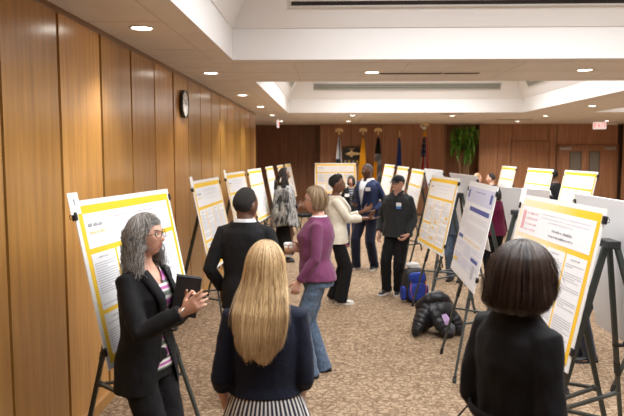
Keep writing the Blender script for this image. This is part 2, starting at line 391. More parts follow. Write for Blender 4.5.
# recessed downlights
lamp_e = mat('lamp_glow', (1, 1, 1), .5, emis=(1.0, 0.95, 0.86), estr=14.0)
ring_m = mat('lamp_ring', (0.78, 0.76, 0.72), .35)
def make_downlight():
    e = empty('ceiling_light')
    bm = bmesh.new(); n = 24; prof = [(.098, 0.0), (.102, -.006), (.095, -.009), (.078, -.004), (.074, .0)]
    vr = [[bm.verts.new((r * math.cos(2 * math.pi * k / n), r * math.sin(2 * math.pi * k / n), z)) for k in range(n)] for r, z in prof]
    for a_, b_ in zip(vr, vr[1:]):
        for k in range(n): bm.faces.new((a_[k], a_[(k + 1) % n], b_[(k + 1) % n], b_[k]))
    obj('trim_ring', bm, ring_m, e, True)
    bm = bmesh.new(); n = 20
    vr = [[bm.verts.new((r * math.cos(2 * math.pi * k / n), r * math.sin(2 * math.pi * k / n), z)) for k in range(n)] for r, z in ((.077, -.002), (.05, -.006))]
    for k in range(n): bm.faces.new((vr[0][k], vr[0][(k + 1) % n], vr[1][(k + 1) % n], vr[1][k]))
    bm.faces.new(vr[1]); obj('lens', bm, lamp_e, e)
    return e
spots = [(-1.45, 2.05, 'nearest to the viewer, at the left wall'), (-1.45, 4.80, 'nearest along the left wood wall'), (-1.43, 7.44, 'second in view along the left wood wall'), (-1.45, 10.2, 'third in view along the left wood wall'),
         (-1.43, 12.7, 'fourth in view along the left wood wall'), (-1.46, 15.5, 'fifth along the left wall'), (-1.47, 18.2, 'farthest along the left wall by the dark recess'),
         (.48, 7.44, 'left one in the soffit beam between the coffers'), (2.9, 7.3, 'right one in the soffit beam between the coffers'), (5.25, 7.4, 'beyond the beam on the right'),
         (.53, 15.6, 'first of the pair above the flags'), (.51, 18.3, 'second of the pair above the flags, nearer the wall'), (3.02, 15.7, 'in the far soffit above the tall plant'),
         (5.48, 18.6, 'in the far soffit before the single door'), (5.38, 15.9, 'in the far soffit where the two coffers meet'), (5.22, 12.7, 'in the soffit strip between the right coffers'),
         (5.2, 10.0, 'strip right'), (8.0, 15.8, 'far right'), (8.0, 18.4, 'far right corner')]
proto = None
for k, (x, y, w) in enumerate(spots):
    e = make_downlight() if proto is None else copy_tree(proto)
    proto = proto or e
    e.location = (x, y, CH); tag(e, 'recessed ceiling downlight, ' + w, 'ceiling light', 'recessed downlights')
    ld = bpy.data.lights.new('downlight_beam', 'SPOT'); ld.energy = (28 if x < -1 else 45) if y < 14 else 220; ld.spot_size = R(100 if y < 14 else 140); ld.spot_blend = .8; ld.shadow_soft_size = .07; ld.color = (1.0, .94, .86)
    lo = bpy.data.objects.new('downlight_beam', ld); COL.objects.link(lo); lo.parent = e; lo.location = (0, 0, -.03)

# ------------------------------------------------------------------ posters and easels
foam = mat('foam_board', (0.80, 0.80, 0.80), .55)
foam_back = mat('foam_board_back', (0.92, 0.925, 0.94), .6)
paper = mat('poster_paper', (0.86, 0.87, 0.90), .4)
gold = mat('poster_gold', (0.93, 0.60, 0.03), .4); pale_gold = mat('poster_pale_gold', (0.93, 0.72, 0.30), .4)
ink = mat('poster_ink', (0.13, .13, .15), .5); grey_ink = mat('poster_grey_ink', (0.56, .57, .61), .5)
blue_ink = mat('poster_blue', (0.06, .09, .33), .5); lav = mat('poster_lavender', (0.62, .64, .80), .5); pink_ink = mat('poster_pink', (0.72, .40, .42), .5)
skyb = mat('poster_sky', (0.16, .38, .72), .5)
clip_m = mat('black_clip', (0.015, .015, .017), .35)
def grad_gold():
    m = bpy.data.materials.new('poster_gold_fade'); m.use_nodes = True; nt = m.node_tree; b = nt.nodes['Principled BSDF']
    tc = N(nt, 'ShaderNodeTexCoord'); sx = N(nt, 'ShaderNodeSeparateXYZ'); nt.links.new(tc.outputs['Object'], sx.inputs[0])
    r = ramp(nt, [(0.0, (0.92, .80, .60)), (0.45, (0.92, .74, .38)), (0.75, (0.94, .60, .05)), (1.0, (0.93, .56, .02))]); mm = N(nt, 'ShaderNodeMath', operation='DIVIDE'); mm.inputs[1].default_value = 1.22
    nt.links.new(sx.outputs[0], mm.inputs[0]); nt.links.new(mm.outputs[0], r.inputs['Fac']); nt.links.new(r.outputs[0], b.inputs['Base Color']); b.inputs['Roughness'].default_value = .4
    return m
gold_fade = grad_gold()
PM = [paper, gold, ink, grey_ink, blue_ink, lav, pink_ink, pale_gold, skyb, gold_fade, foam]
W_, H_ = 1.22, 0.91
def quad(bm, x0, z0, x1, z1, layer, mi):
    y = -.0008 * layer
    vs = [bm.verts.new(p) for p in ((x0, y, z0), (x1, y, z0), (x1, y, z1), (x0, y, z1))]
    bm.faces.new(vs).material_index = mi
def text_block(bm, x0, z0, x1, z1, rr, mi=3, step=.0135, th=.0055, para=.12):
    z = z1
    while z > z0 + step:
        z -= step
        if rr.random() < para: z -= step * .8; continue
        quad(bm, x0, z, x0 + (x1 - x0) * (1 if rr.random() > .2 else rr.uniform(.4, .9)), z + th, 3, mi)
def words(bm, x0, x1, z, th, rr, mi=2, layer=3):
    x = x0
    while x < x1:
        for _ in range(rr.randint(2, 8)):
            lw = th * .56; h = th * (1.0 if rr.random() < .35 else .72)
            if x + lw > x1: break
            quad(bm, x, z, x + lw * .28, z + h, layer, mi)
            if rr.random() < .8: quad(bm, x + lw * .55, z, x + lw * .83, z + (h if rr.random() < .6 else th * .72), layer, mi)
            if rr.random() < .7: zz = z + rr.choice((0, h * .4, h * .78)); quad(bm, x + lw * .28, zz, x + lw * .55, zz + th * .2, layer, mi)
            x += lw * 1.12
        x += th * .55
def sheet(style, rr, plain=False):
    bm = bmesh.new(); m = 0.03
    if style in ('gold', 'gold_fade', 'gold_fig'):
        g = 9 if style == 'gold_fade' else 1
        quad(bm, m, m, W_ - m, H_ - m, 1, g)
        t = .038; hz = H_ - m - .045 - .19
        quad(bm, m + t, hz, W_ - m - t, H_ - m - .045, 2, 0)
        # heading logo and title lines
        if style == 'gold_fade':
            for k in range(4): words(bm, m + t + .11, m + t + .30, hz + .14 - .037 * k, .016, rr, 6)
            quad(bm, m + t + .03, hz + .03, m + t + .085, hz + .16, 3, 6)
            words(bm, .42, 1.12, hz + .155, .009, rr, 3); words(bm, .42, 1.10, hz + .132, .009, rr, 3); words(bm, .55, .9, hz + .110, .009, rr, 3)
            words(bm, .62, .92, hz + .062, .016, rr, 2); words(bm, .58, .95, hz + .028, .016, rr, 2)
        else:
            words(bm, m + t + .03, m + t + .20, hz + .115, .022, rr, 2); words(bm, m + t + .035, m + t + .21, hz + .075, .018, rr, 1)
            words(bm, .38, .98, hz + .145, .014, rr, 3); words(bm, .45, .90, hz + .105, .012, rr, 3); words(bm, .50, .86, hz + .06, .010, rr, 3)
        z1 = hz - .03; z0 = m + .04
        nc = 4 if style != 'gold_fig' else 3; gx = .02; cw = (W_ - 2 * m - 2 * t - gx * (nc - 1)) / nc
        for c in range(nc):
            x0 = m + t + c * (cw + gx)
            if style in ('gold', 'gold_fig') and c in (0,) :
                split = lerp(z0, z1, .42); secs = [(z0, split - .012), (split + .012, z1)]
            else: secs = [(z0, z1)]
            for za, zb in secs:
                quad(bm, x0, za, x0 + cw, zb, 2, 0)
                words(bm, x0 + cw * .25, x0 + cw * .7, zb - .03, .009, rr, 2)
                if rr.random() < .35 and style != 'gold_fade' and not plain:
                    zm = lerp(za, zb, .45); text_block(bm, x0 + .015, zm, x0 + cw - .015, zb - .045, rr)
                    for q in range(6): quad(bm, x0 + .03 + q * (cw - .06) / 6, za + .03, x0 + .03 + (q + .6) * (cw - .06) / 6, za + .03 + rr.uniform(.03, .14), 3, 3 if q % 2 else 1)
                else: text_block(bm, x0 + .015, za + .02, x0 + cw - .015, zb - .045, rr)
                if style == 'gold_fig' and c >= 0:
                    for q in range((1, 5, 2)[c]): quad(bm, (xx := x0 + rr.uniform(.03, cw * .6)), (zz := rr.uniform(za + .03, zb - .12)), xx + rr.uniform(.04, .10), zz + rr.uniform(.015, .03), 4, 1)
    elif style == 'blue':
        quad(bm, m, m, W_ - m, H_ - m, 1, 0); hz = H_ - m - .17
        quad(bm, m + .02, hz, W_ - m - .02, H_ - m - .02, 2, 5)
        quad(bm, m + .05, hz + .04, m + .13, hz + .12, 3, 4); quad(bm, W_ - .17, hz + .04, W_ - .09, hz + .12, 3, 4)
        words(bm, .40, .85, hz + .105, .014, rr, 4); words(bm, .30, .92, hz + .06, .012, rr, 3); words(bm, .40, .8, hz + .025, .01, rr, 3)
        cols = [(.06, .42), (.45, .78), (.81, 1.16)]
        quad(bm, .30, hz - .075, 1.14, hz - .035, 3, 4)
        text_block(bm, .30, hz - .30, 1.14, hz - .10, rr, step=.018, th=.004)
        text_block(bm, .06, hz - .30, .26, hz - .06, rr, step=.018, th=.004)
        quad(bm, .06, hz - .36, .28, hz - .325, 3, 4); words(bm, .33, 1.1, hz - .352, .018, rr, 1)
        for x0, x1 in cols: text_block(bm, x0, .10, x1, hz - .38, rr, 5, step=.012)
        quad(bm, .06, .12, .24, .145, 4, 1); quad(bm, .83, .22, 1.12, .25, 4, 4); quad(bm, .95, .08, 1.05, .2, 4, 3)
    elif style == 'sky':
        quad(bm, m, m, W_ - m, H_ - m, 1, 0); quad(bm, m, H_ - .22, W_ - m, H_ - m, 2, 8); words(bm, .3, .9, H_ - .13, .02, rr, 0)
        for c in range(3): text_block(bm, .06 + c * .38, .06, .40 + c * .38, H_ - .27, rr)
        for c in range(3): quad(bm, .06 + c * .38, H_ - .265, .4 + c * .38, H_ - .24, 3, 8)
    return bm
def frame_from(TL, yaw, lean, roll=0.0):
    u = Vector((math.cos(yaw), math.sin(yaw), 0)); n = Vector((math.sin(yaw), -math.cos(yaw), 0))
    v = Vector((0, 0, 1)) * math.cos(lean) - n * math.sin(lean)
    if roll:
        q = Matrix.Rotation(roll, 3, u.cross(v)); u = q @ u; v = q @ v
    f = v.cross(u)          # local y (away from the viewer) = z x x
    M = Matrix((u, f, v)).transposed().to_4x4(); M.translation = Vector(TL) - v * H_
    return M
def poster(TL, yaw, style, label, lean=11.5, roll=0.0, tagged=False, number=False, group=None, seed=1):
    rr = random.Random(seed)
    root = empty('poster_board', (0, 0, 0), 0, label, 'poster', group)
    root.matrix_world = frame_from(TL, R(yaw), R(lean), R(roll))
    bm = bmesh.new(); box(bm, (0, 0.0002, 0), (W_, .006, H_)); obj('foam_board', bm, [foam_back if style == 'back' else foam], root)
    if style == 'back': bm = sheet('gold', rr); obj('printed_sheet', bm, PM, root)
    else: bm = sheet(style, rr, number); me_o = obj('printed_sheet', bm, PM, root)
    for x, z in ((0, H_ - .08), (W_, H_ - .06), (0, .10), (W_, .12)) if style != 'back' else ((0, H_ - .06), (W_, H_ - .06)):
        bm = bmesh.new(); s = 1 if x == 0 else -1
        box(bm, (x - s * .012, -.008, z - .022), (x + s * .014, .014, z + .022)); bevel_all(bm, .003, 1)
        tube(bm, [(x - s * .012, .004, z - .014), (x - s * .032, .010, z - .009), (x - s * .032, .010, z + .009), (x - s * .012, .004, z + .014)], .0022, 6)
        obj('binder_clip', bm, clip_m, root)
    if tagged:
        bm = bmesh.new(); box(bm, (-.035, -.003, H_ - .07), (.062, -.001, H_ + .045)); t = obj('number_tag', bm, mat('tag_white', (.85, .85, .86), .6), root)
        if number:
            bm = bmesh.new(); box(bm, (.012, -.0042, H_ - .022), (.018, -.003, H_ + .012)); box(bm, (.006, -.0042, H_ + .002), (.014, -.003, H_ + .008)); obj('numeral', bm, ink, t)
    return root
easel_m = mat('easel_metal', (0.055, 0.066, 0.062), .42, .3); easel_b = mat('easel_plastic', (0.02, .022, .022), .5); rubber = mat('rubber_foot', (.015, .015, .015), .8)
def make_easel():
    e = empty('display_easel')
    ap = Vector((0, -.022, 1.49)); tl = math.tan(R(11.5))
    y0 = ap.y - 1.5 * tl
    for s in (-1, 1):
        bm = bmesh.new(); a = ap + Vector((s * .045, 0, 0)); f = Vector((s * .40, y0, 0.015)); mid = a.lerp(f, .5)
        bar(bm, a, f.lerp(a, .44), .034, .024, (0, 1, 0)); bar(bm, f.lerp(a, .48), f, .028, .019, (0, 1, 0))
        l = obj('leg', bm, easel_m, e)
        bm = bmesh.new(); bar(bm, f.lerp(a, .415), f.lerp(a, .475), .036, .028, (0, 1, 0)); obj('leg_clamp', bm, easel_b, l)
        bm = bmesh.new(); bar(bm, f - Vector((0, 0, .015)), f.lerp(a, .03), .03, .026, (0, 1, 0)); obj('rubber_foot', bm, rubber, l)
        # ledge bracket under the board
        q = a.lerp(f, (1.49 - .835) / 1.49)
        bm = bmesh.new(); box(bm, (q.x - .02, q.y - .060, .822), (q.x + .02, q.y + .012, .836)); box(bm, (q.x - .02, q.y - .060, .836), (q.x + .02, q.y - .054, .852)); obj('bracket', bm, easel_b, l)
    bm = bmesh.new(); f = Vector((0, .38, .015)); a = ap + Vector((0, .035, 0))
    bar(bm, a, f.lerp(a, .44), .034, .024, (1, 0, 0)); bar(bm, f.lerp(a, .48), f, .028, .019, (1, 0, 0)); l = obj('leg', bm, easel_m, e)
    bm = bmesh.new(); bar(bm, f - Vector((0, 0, .015)), f.lerp(a, .03), .028, .026, (1, 0, 0)); obj('rubber_foot', bm, rubber, l)
    bm = bmesh.new(); box(bm, (-.075, ap.y - .016, 1.465), (.075, ap.y + .055, 1.51)); bevel_all(bm, .006, 2); obj('hub', bm, easel_b, e)
    # spreader: two arms from the front legs meeting at the rear leg
    bm = bmesh.new(); zc = .50; t = (1.49 - zc) / 1.49
    c = Vector((0, lerp(ap.y, .38, t) - .01, zc))
    for s in (-1, 1):
        q = Vector((s * lerp(.045, .40, t), lerp(ap.y, y0, t), zc)); bar(bm, q, c, .026, .016)
    ellipsoid(bm, c, (.022, .022, .022), None, 10, 6); obj('spreader', bm, easel_m, e)
    return e
easel0 = None
def easel_for(TL, yaw, label, group='tripod display easels', shift=0.0):
    global easel0
    e = make_easel() if easel0 is None else copy_tree(easel0)
    easel0 = easel0 or e
    u = Vector((math.cos(R(yaw)), math.sin(R(yaw)), 0)); n = Vector((math.sin(R(yaw)), -math.cos(R(yaw)), 0))
    c = Vector(TL) + u * (W_ / 2 + shift)
    # local y of the easel = away from the viewer of the poster = -n ; board top (z=1.74) sits at local y = +.025
    dz = (1.74 - TL[2]) * math.tan(R(11.5))
    e.location = (c.x + n.x * -(.035 + dz), c.y + n.y * -(.035 + dz), 0); e.rotation_euler = (0, 0, R(yaw))
    return tag(e, label, 'easel', group)
P = [ # TL, yaw, style, poster label, easel label, kwargs
 ((-1.345, 3.17, 1.754), 81.5, 'gold', 'large yellow bordered poster with number tag, behind the grey haired woman', 'black tripod easel by the left wall behind the grey haired woman', dict(tagged=True, number=True)),
 ((-1.345, 5.92, 1.737), 88.0, 'gold', 'yellow-bordered poster with a white corner tag, left of the man in the black suit', 'black tripod easel left of the man in the black suit', dict(tagged=True)),
 ((-1.37, 7.95, 1.75), 86, 'gold', 'yellow bordered poster partly hidden by the head of the black suited man', 'tripod easel hidden mostly behind the man in the black suit', dict(tagged=True)),
 ((-1.395, 10.33, 1.738), 86, 'gold', 'narrow-looking yellow-bordered poster just left of the woman in the patterned poncho', 'tripod easel just left of the woman in the patterned poncho', {}),
 ((-1.31, 12.37, 1.74), 88.5, 'gold', 'white and yellow poster edge seen behind the braids of the woman in the poncho', 'tripod easel behind the woman in the poncho', {}),
 ((-1.235, 14.15, 1.74), 88, 'gold', 'yellow top corner of a poster over the head of the woman in the poncho', 'tripod easel farther behind the woman in the poncho', {}),
 ((-1.185, 15.9, 1.742), 87, 'gold', 'farthest poster of the left row, right of the woman in the poncho', 'farthest tripod easel of the left row', {}),
 ((-.48, 18.2, 1.735), 4, 'gold', 'wide front-facing poster below the flags, in front of the dark plaque', 'tripod easel of the front-facing poster below the flags', {}),
 ((1.36, 15.7, 1.745), -84, 'gold_fig', 'small far poster with a gold round figure, between the bald man and the cap', 'far tripod easel between the bald man and the man in a cap', {}),
 ((1.44, 13.45, 1.745), -86, 'gold', 'poster directly above the cap of the man in the dark grey shirt', 'tripod easel behind the cap of the man in the dark grey shirt', {}),
 ((1.445, 11.12, 1.745), -88, 'gold', 'gold banded poster just right of the capped man, below the striped flag', 'tripod easel right of the head of the man in a cap', {}),
 ((1.342, 8.30, 1.72), -84.5, 'gold_fig', 'poster with scattered yellow figures beside the man in a cap', 'dark tripod easel beside the blue backpack', dict()),
 ((1.408, 6.317, 1.732), -92, 'blue', 'white poster with lavender heading and dark blue bars', 'dark tripod easel beside the black puffer coat', {}),
 ((1.389, 4.524, 1.711), -86.8, 'gold_fade', 'large poster with a gold border fading to cream, before the dark bobbed woman', 'dark tripod easel at right under the poster with the fading gold border', dict(tagged=True)),
 ((3.82, 14.0, 1.74), -92, 'gold', 'leftmost and farthest poster of the far right row, small yellow accents', 'farthest tripod easel of the far right row', {}),
 ((3.69, 11.75, 1.74), -88, 'gold', 'yellow-bordered far poster with a person in black behind it', 'tripod easel under the far poster with the person in black', {}),
 ((3.83, 10.29, 1.741), -89, 'gold', 'yellow-bordered four-column poster in front of the double doors', 'tripod easel in front of the double doors', {}),
 ((2.56, 5.45, 1.62), -70, 'sky', 'blue and white poster just entering at the right edge', 'tripod easel at the right edge of the picture', {}),
]
BK = [ # boards seen from the back: their own TL (seen from their printed side) is nearest to the camera; here far-top corner and yaw of near->far
 ((1.63, 4.19, 1.74), 90, 'blank white back of a poster board at the right edge', 'dark tripod easel at right behind the big white board back', 0),
 ((1.63, 6.05, 1.76), 93, 'blank white poster back, left of the large gold and cream poster', 'dark tripod easel in front of the middle white board back', 1.8),
 ((1.62, 8.52, 1.745), 94, 'blank white board back behind the poster with yellow figures', 'dark tripod easel between the yellow figure poster and blue bar poster', 0),
 ((1.66, 11.06, 1.742), 95, 'farthest blank white board back, below the striped flag', 'tripod easel before the farthest blank board back', 0),
]
for k, (TL, yaw, st, pl, el, kw) in enumerate(P):
    poster(TL, yaw, st, pl, group='research posters on easels', seed=k + 3, **kw); easel_for(TL, yaw, el, shift=.09 if k == 0 else 0)
for k, (FT, yaw, pl, el, roll) in enumerate(BK):
    u = Vector((math.cos(R(yaw)), math.sin(R(yaw)), 0)); TL = Vector(FT) - u * W_; TL.z -= math.sin(R(roll)) * W_
    poster(TL, yaw, 'back', pl, group='poster boards seen from behind', seed=40 + k, roll=-roll); easel_for(TL, yaw, el)

# ------------------------------------------------------------------ people
def skin_mat(name, col, rough=0.5):
    m = bpy.data.materials.new(name); m.use_nodes = True; nt = m.node_tree; b = nt.nodes['Principled BSDF']
    b.inputs['Base Color'].default_value = (*col, 1); b.inputs['Roughness'].default_value = rough
    b.inputs['Subsurface Weight'].default_value = 0.08; b.inputs['Subsurface Radius'].default_value = (.02, .008, .004); b.inputs['Subsurface Scale'].default_value = .3
    mp = mapped(nt, (1, 1, 1)); nz = N(nt, 'ShaderNodeTexNoise'); nz.inputs['Scale'].default_value = 18; nt.links.new(mp.outputs[0], nz.inputs['Vector'])
    r = ramp(nt, [(.3, tuple(c * .88 for c in col)), (.7, tuple(min(1, c * 1.08) for c in col))]); nt.links.new(nz.outputs['Fac'], r.inputs['Fac']); nt.links.new(r.outputs[0], b.inputs['Base Color'])
    return m
SK_LIGHT = skin_mat('skin_light', (0.62, 0.34, 0.24)); SK_PINK = skin_mat('skin_fair', (0.66, 0.37, 0.28)); SK_DARK = skin_mat('skin_dark', (0.115, 0.050, 0.030), .42); SK_BROWN = skin_mat('skin_brown', (0.17, 0.075, 0.042), .42)
LIP_L = mat('lips_rose', (0.46, 0.19, 0.16), .45); LIP_D = mat('lips_brown', (0.13, .045, .04), .4)
EYE_W = mat('eye_white', (.75, .73, .70), .2); EYE_D = mat('eye_iris', (.03, .018, .01), .15)
def fabric(name, col, rough=.85, amt=.12, scale=60, bump=.15, sheen=.15): return mat(name, col, rough, noise_amt=amt, nscale=scale, bump=bump, sheen=sheen, spec=.25)
def head_point(d, fem=0.0, jaw=1.0):
    x, y, z = d
    px, py, pz = .0765 * x, (.094 if y > 0 else .102) * y, (.118 if z > 0 else .122) * z
    # squarer cranium
    k = 1 + .05 * (1 - abs(z)) * (1 - abs(abs(x) - abs(y)))
    px *= k; py *= k
    if pz < 0:
        t = -pz / .122
        px *= 1 - .20 * t ** 1.3 * (1.15 if fem else 1) * jaw + .20 * sstep(.5, 1, t) * .4
        if py < 0: py *= 1 - .55 * sstep(0, 1, t)
        else: py *= 1 + .10 * sstep(.2, .9, t)
    if y > 0:
        fx = abs(px)
        py += .027 * math.exp(-(px / (.0105 + .004 * sstep(-.0, -.04, pz))) ** 2) * (sstep(.006, -.036, pz) * (1 - sstep(-.040, -.052, pz)))
        py -= .011 * math.exp(-((fx - .031) / .017) ** 2 - ((pz - .001) / .013) ** 2)
        py += .0045 * math.exp(-((pz - .022) / .010) ** 2) * math.exp(-(px / .05) ** 2)
        py += .0065 * math.exp(-(px / .021) ** 2) * (math.exp(-((pz + .0600) / .0055) ** 2) + 1.05 * math.exp(-((pz + .0740) / .0065) ** 2))
        py -= .003 * math.exp(-(px / .024) ** 2) * math.exp(-((pz + .0670) / .003) ** 2)
        py -= .004 * math.exp(-(px / .03) ** 2 - ((pz + .088) / .006) ** 2)
        py += .008 * math.exp(-(px / .022) ** 2 - ((pz + .106) / .012) ** 2)
        py += .004 * math.exp(-((fx - .042) / .016) ** 2 - ((pz + .032) / .018) ** 2)
    return Vector((px, py, pz))
def add_head(bm, M, fem=0.0, jaw=1.0, seg=56, rings=48):
    vr = []
    for i in range(1, rings):
        a = math.pi * i / rings
        vr.append([bm.verts.new(M @ head_point((math.sin(a) * math.sin(2 * math.pi * k / seg), math.sin(a) * math.cos(2 * math.pi * k / seg), math.cos(a)), fem, jaw)) for k in range(seg)])
    t = bm.verts.new(M @ head_point((0, 0, 1))); b = bm.verts.new(M @ head_point((0, 0, -1)))
    for a_, b_ in zip(vr, vr[1:]):
        for k in range(seg): bm.faces.new((a_[k], b_[k], b_[(k + 1) % seg], a_[(k + 1) % seg]))
    for k in range(seg):
        bm.faces.new((t, vr[0][k], vr[0][(k + 1) % seg])); bm.faces.new((b, vr[-1][(k + 1) % seg], vr[-1][k]))
    for s in (-1, 1):
        R3 = M.to_3x3() @ Matrix.Rotation(R(-12), 3, 'X') @ Matrix.Rotation(R(18 * s), 3, 'Z')
        ellipsoid(bm, M @ Vector((s * .079, -.012, -.016)), (.0085, .019, .032), R3, 12, 8)
def add_hand(bm, wrist, d, nrm, side, curl=(20, 25, 20), spread=1.0, thumb_open=1.0, sc=1.0, curls=None):
    """d: hand direction, nrm: palm normal (towards which fingers curl), side: +1 right / -1 left"""
    d = Vector(d).normalized(); nrm = Vector(nrm); nrm = (nrm - d * nrm.dot(d)).normalized()
    lat = d.cross(nrm).normalized() * side            # towards the thumb
    w = Vector(wrist); q = sc
    k = w + d * .092 * q
    tube(bm, [w - d * .02 * q, w + d * .018 * q, w + d * .055 * q, k, k + d * .006 * q], [.027 * q, .031 * q, .041 * q, .041 * q, .034 * q], 14, [.72, .60, .40, .34, .3], lat)
    ln = (.072, .080, .075, .058); offs = (.030, .0105, -.0095, -.0285)
    for i in range(4):
        cs = curls[i] if curls else curl
        base = w + d * (.080 - .004 * abs(i - 1)) * q + lat * offs[i] * q
        dd = (d + lat * (1.2 - i) * .07 * spread).normalized()
        pts = [base, base + dd * .018 * q]; seglen = (.44, .31, .25); a = 0.0; p = pts[-1]
        for sgl, c in zip(seglen, cs):
            a += R(c); v = dd * math.cos(a) + nrm * math.sin(a); p = p + v * ln[i] * sgl * q; pts.append(p)
        tube(bm, pts, [r * q for r in (.0098, .0095, .0088, .0080, .0066)], 10, round_ends=True)
    tb = w + d * .022 * q + lat * .024 * q + nrm * .006 * q
    v1 = (d * .62 + lat * .75 * thumb_open + nrm * .25).normalized(); v2 = (d * .85 + lat * .35 * thumb_open + nrm * .35).normalized(); v3 = (d * .95 + lat * .1 + nrm * .45).normalized()
    p1 = tb + v1 * .038 * q; p2 = p1 + v2 * .032 * q; p3 = p2 + v3 * .024 * q
    tube(bm, [tb, p1, p2, p3], [.0150 * q, .0120 * q, .0100 * q, .0078 * q], 10, round_ends=True)
class Person: pass
def ik(a, b, l1, l2, hint):
    a = Vector(a); b = Vector(b); d = b - a; L = min(d.length, (l1 + l2) * .999); dn = d.normalized()
    x = (l1 * l1 - l2 * l2 + L * L) / (2 * L); h = math.sqrt(max(0, l1 * l1 - x * x))
    hv = Vector(hint); hv = (hv - dn * hv.dot(dn)).normalized()
    return a + dn * x + hv * h
def ringz(z, rx, ry, cx=0, cy=0, n=28, p=2.3):
    out = []
    for k in range(n):
        a = 2 * math.pi * k / n; c, s = math.cos(a), math.sin(a)
        out.append(Vector((cx + rx * math.copysign(abs(c) ** (2 / p), c), cy + ry * math.copysign(abs(s) ** (2 / p), s), z)))
    return out
TORSO_M = [(.90, .165, .112, 0), (.98, .165, .115, 0), (1.08, .150, .106, .005), (1.20, .160, .112, .008), (1.32, .170, .118, .004), (1.39, .160, .103, -.006), (1.45, .108, .076, -.014), (1.50, .062, .060, -.018), (1.54, .055, .056, -.014)]
TORSO_F = [(.90, .172, .118, -.004), (.98, .165, .115, -.004), (1.08, .130, .096, 0), (1.18, .142, .105, .006), (1.29, .146, .126, .014), (1.37, .138, .100, -.002), (1.435, .092, .068, -.014), (1.49, .052, .052, -.018), (1.54, .048, .050, -.014)]
def torso_rings(P, z0, z1, off, flare=0, tab=None, sx=1.0, sy=1.0, step=.03):
    rings = []; z = z0; tab = tab or P.torso
    n = max(2, int((z1 - z0) / step)); 
    for i in range(n + 1):
        z = lerp(z0, z1, i / n)
        rx, ry, cy = interp(tab, z)
        if z < .90: rx, ry, cy = tab[0][1], tab[0][2], tab[0][3]
        o = off + flare * max(0, (1.0 - z))
        rings.append([P.bend(v) for v in ringz(z, (rx * P.wide + o) * sx, (ry * P.deep + o) * sy, 0, cy + P.belly * math.exp(-((z - 1.08) / .12) ** 2) * .5)])
    return rings
def person(name_label, H, loc, rz, fem, skin, rhand, lhand, rdir, ldir, rn, ln_, feet=((.10, .0, 0), (-.10, .0, 0)), head=(0, 0, 0), bend=0.0, twist=0, wide=1.0, deep=1.0, belly=0.0, vox=.008, curlR=(20, 25, 20), curlL=(20, 25, 20), eyes=True, elbow_hint=((.5, -1, -.3), (-.5, -1, -.3)), curlsR=None, group=None, sh=None, headscale=1.0, lips=True, neck_r=1.0, thumb=1.0, drop=0.0):
    P = Person(); P.fem = fem; P.s = H / 1.75; P.wide = wide; P.deep = deep; P.belly = belly; P.bendv = bend; P.vox = vox
    P.torso = TORSO_F if fem else TORSO_M
    def bendf(v): return Vector((v[0], v[1] + bend * max(0, v[2] - .95), v[2]))
    P.bend = bendf
    root = empty('person', loc, rz, name_label, 'person', group); P.s *= 1.008; root.scale = (P.s,) * 3; P.root = root
    sx = sh or (.150 if fem else .176)
    P.sh = [bendf((sx, -.008, 1.385 if fem else 1.395)), bendf((-sx, -.008, 1.385 if fem else 1.395))]
    P.wr = [Vector(rhand), Vector(lhand)]
    l1, l2 = (.285, .255) if fem else (.300, .265)
    for i in (0, 1):
        d = P.wr[i] - P.sh[i]
        if d.length > (l1 + l2) * .99: P.wr[i] = P.sh[i] + d.normalized() * (l1 + l2) * .99
    P.el = [ik(P.sh[i], P.wr[i], l1, l2, elbow_hint[i]) for i in (0, 1)]
    P.hip = [Vector((.092, 0, .90)), Vector((-.092, 0, .90))]
    P.ft = [Vector((f[0], f[1], (f[3] if len(f) > 3 else 0) + .085)) for f in feet]; P.fa = [R(f[2]) for f in feet]
    P.kn = [ik(P.hip[i], P.ft[i], .43, .42, (math.sin(P.fa[i]) * .5, 1, 0)) for i in (0, 1)]
    # head matrix: yaw (deg, + = towards the person's left), pitch (+ = up), roll
    hc = bendf((0, .012, 1.618 - drop)); P.hM = Matrix.Translation(hc + Vector((0, .01, 0)) * 0) @ Matrix.Rotation(R(head[0]), 4, 'Z') @ Matrix.Rotation(R(head[1]), 4, 'X') @ Matrix.Rotation(R(head[2]), 4, 'Y') @ Matrix.Scale(headscale, 4)
    P.bodyargs = dict(skin=skin, rdir=rdir, ldir=ldir, rn=rn, ln=ln_, curlR=curlR, curlL=curlL, eyes=eyes, curlsR=curlsR, lips=lips, neck_r=neck_r, thumb=thumb)
    body(P)
    return P
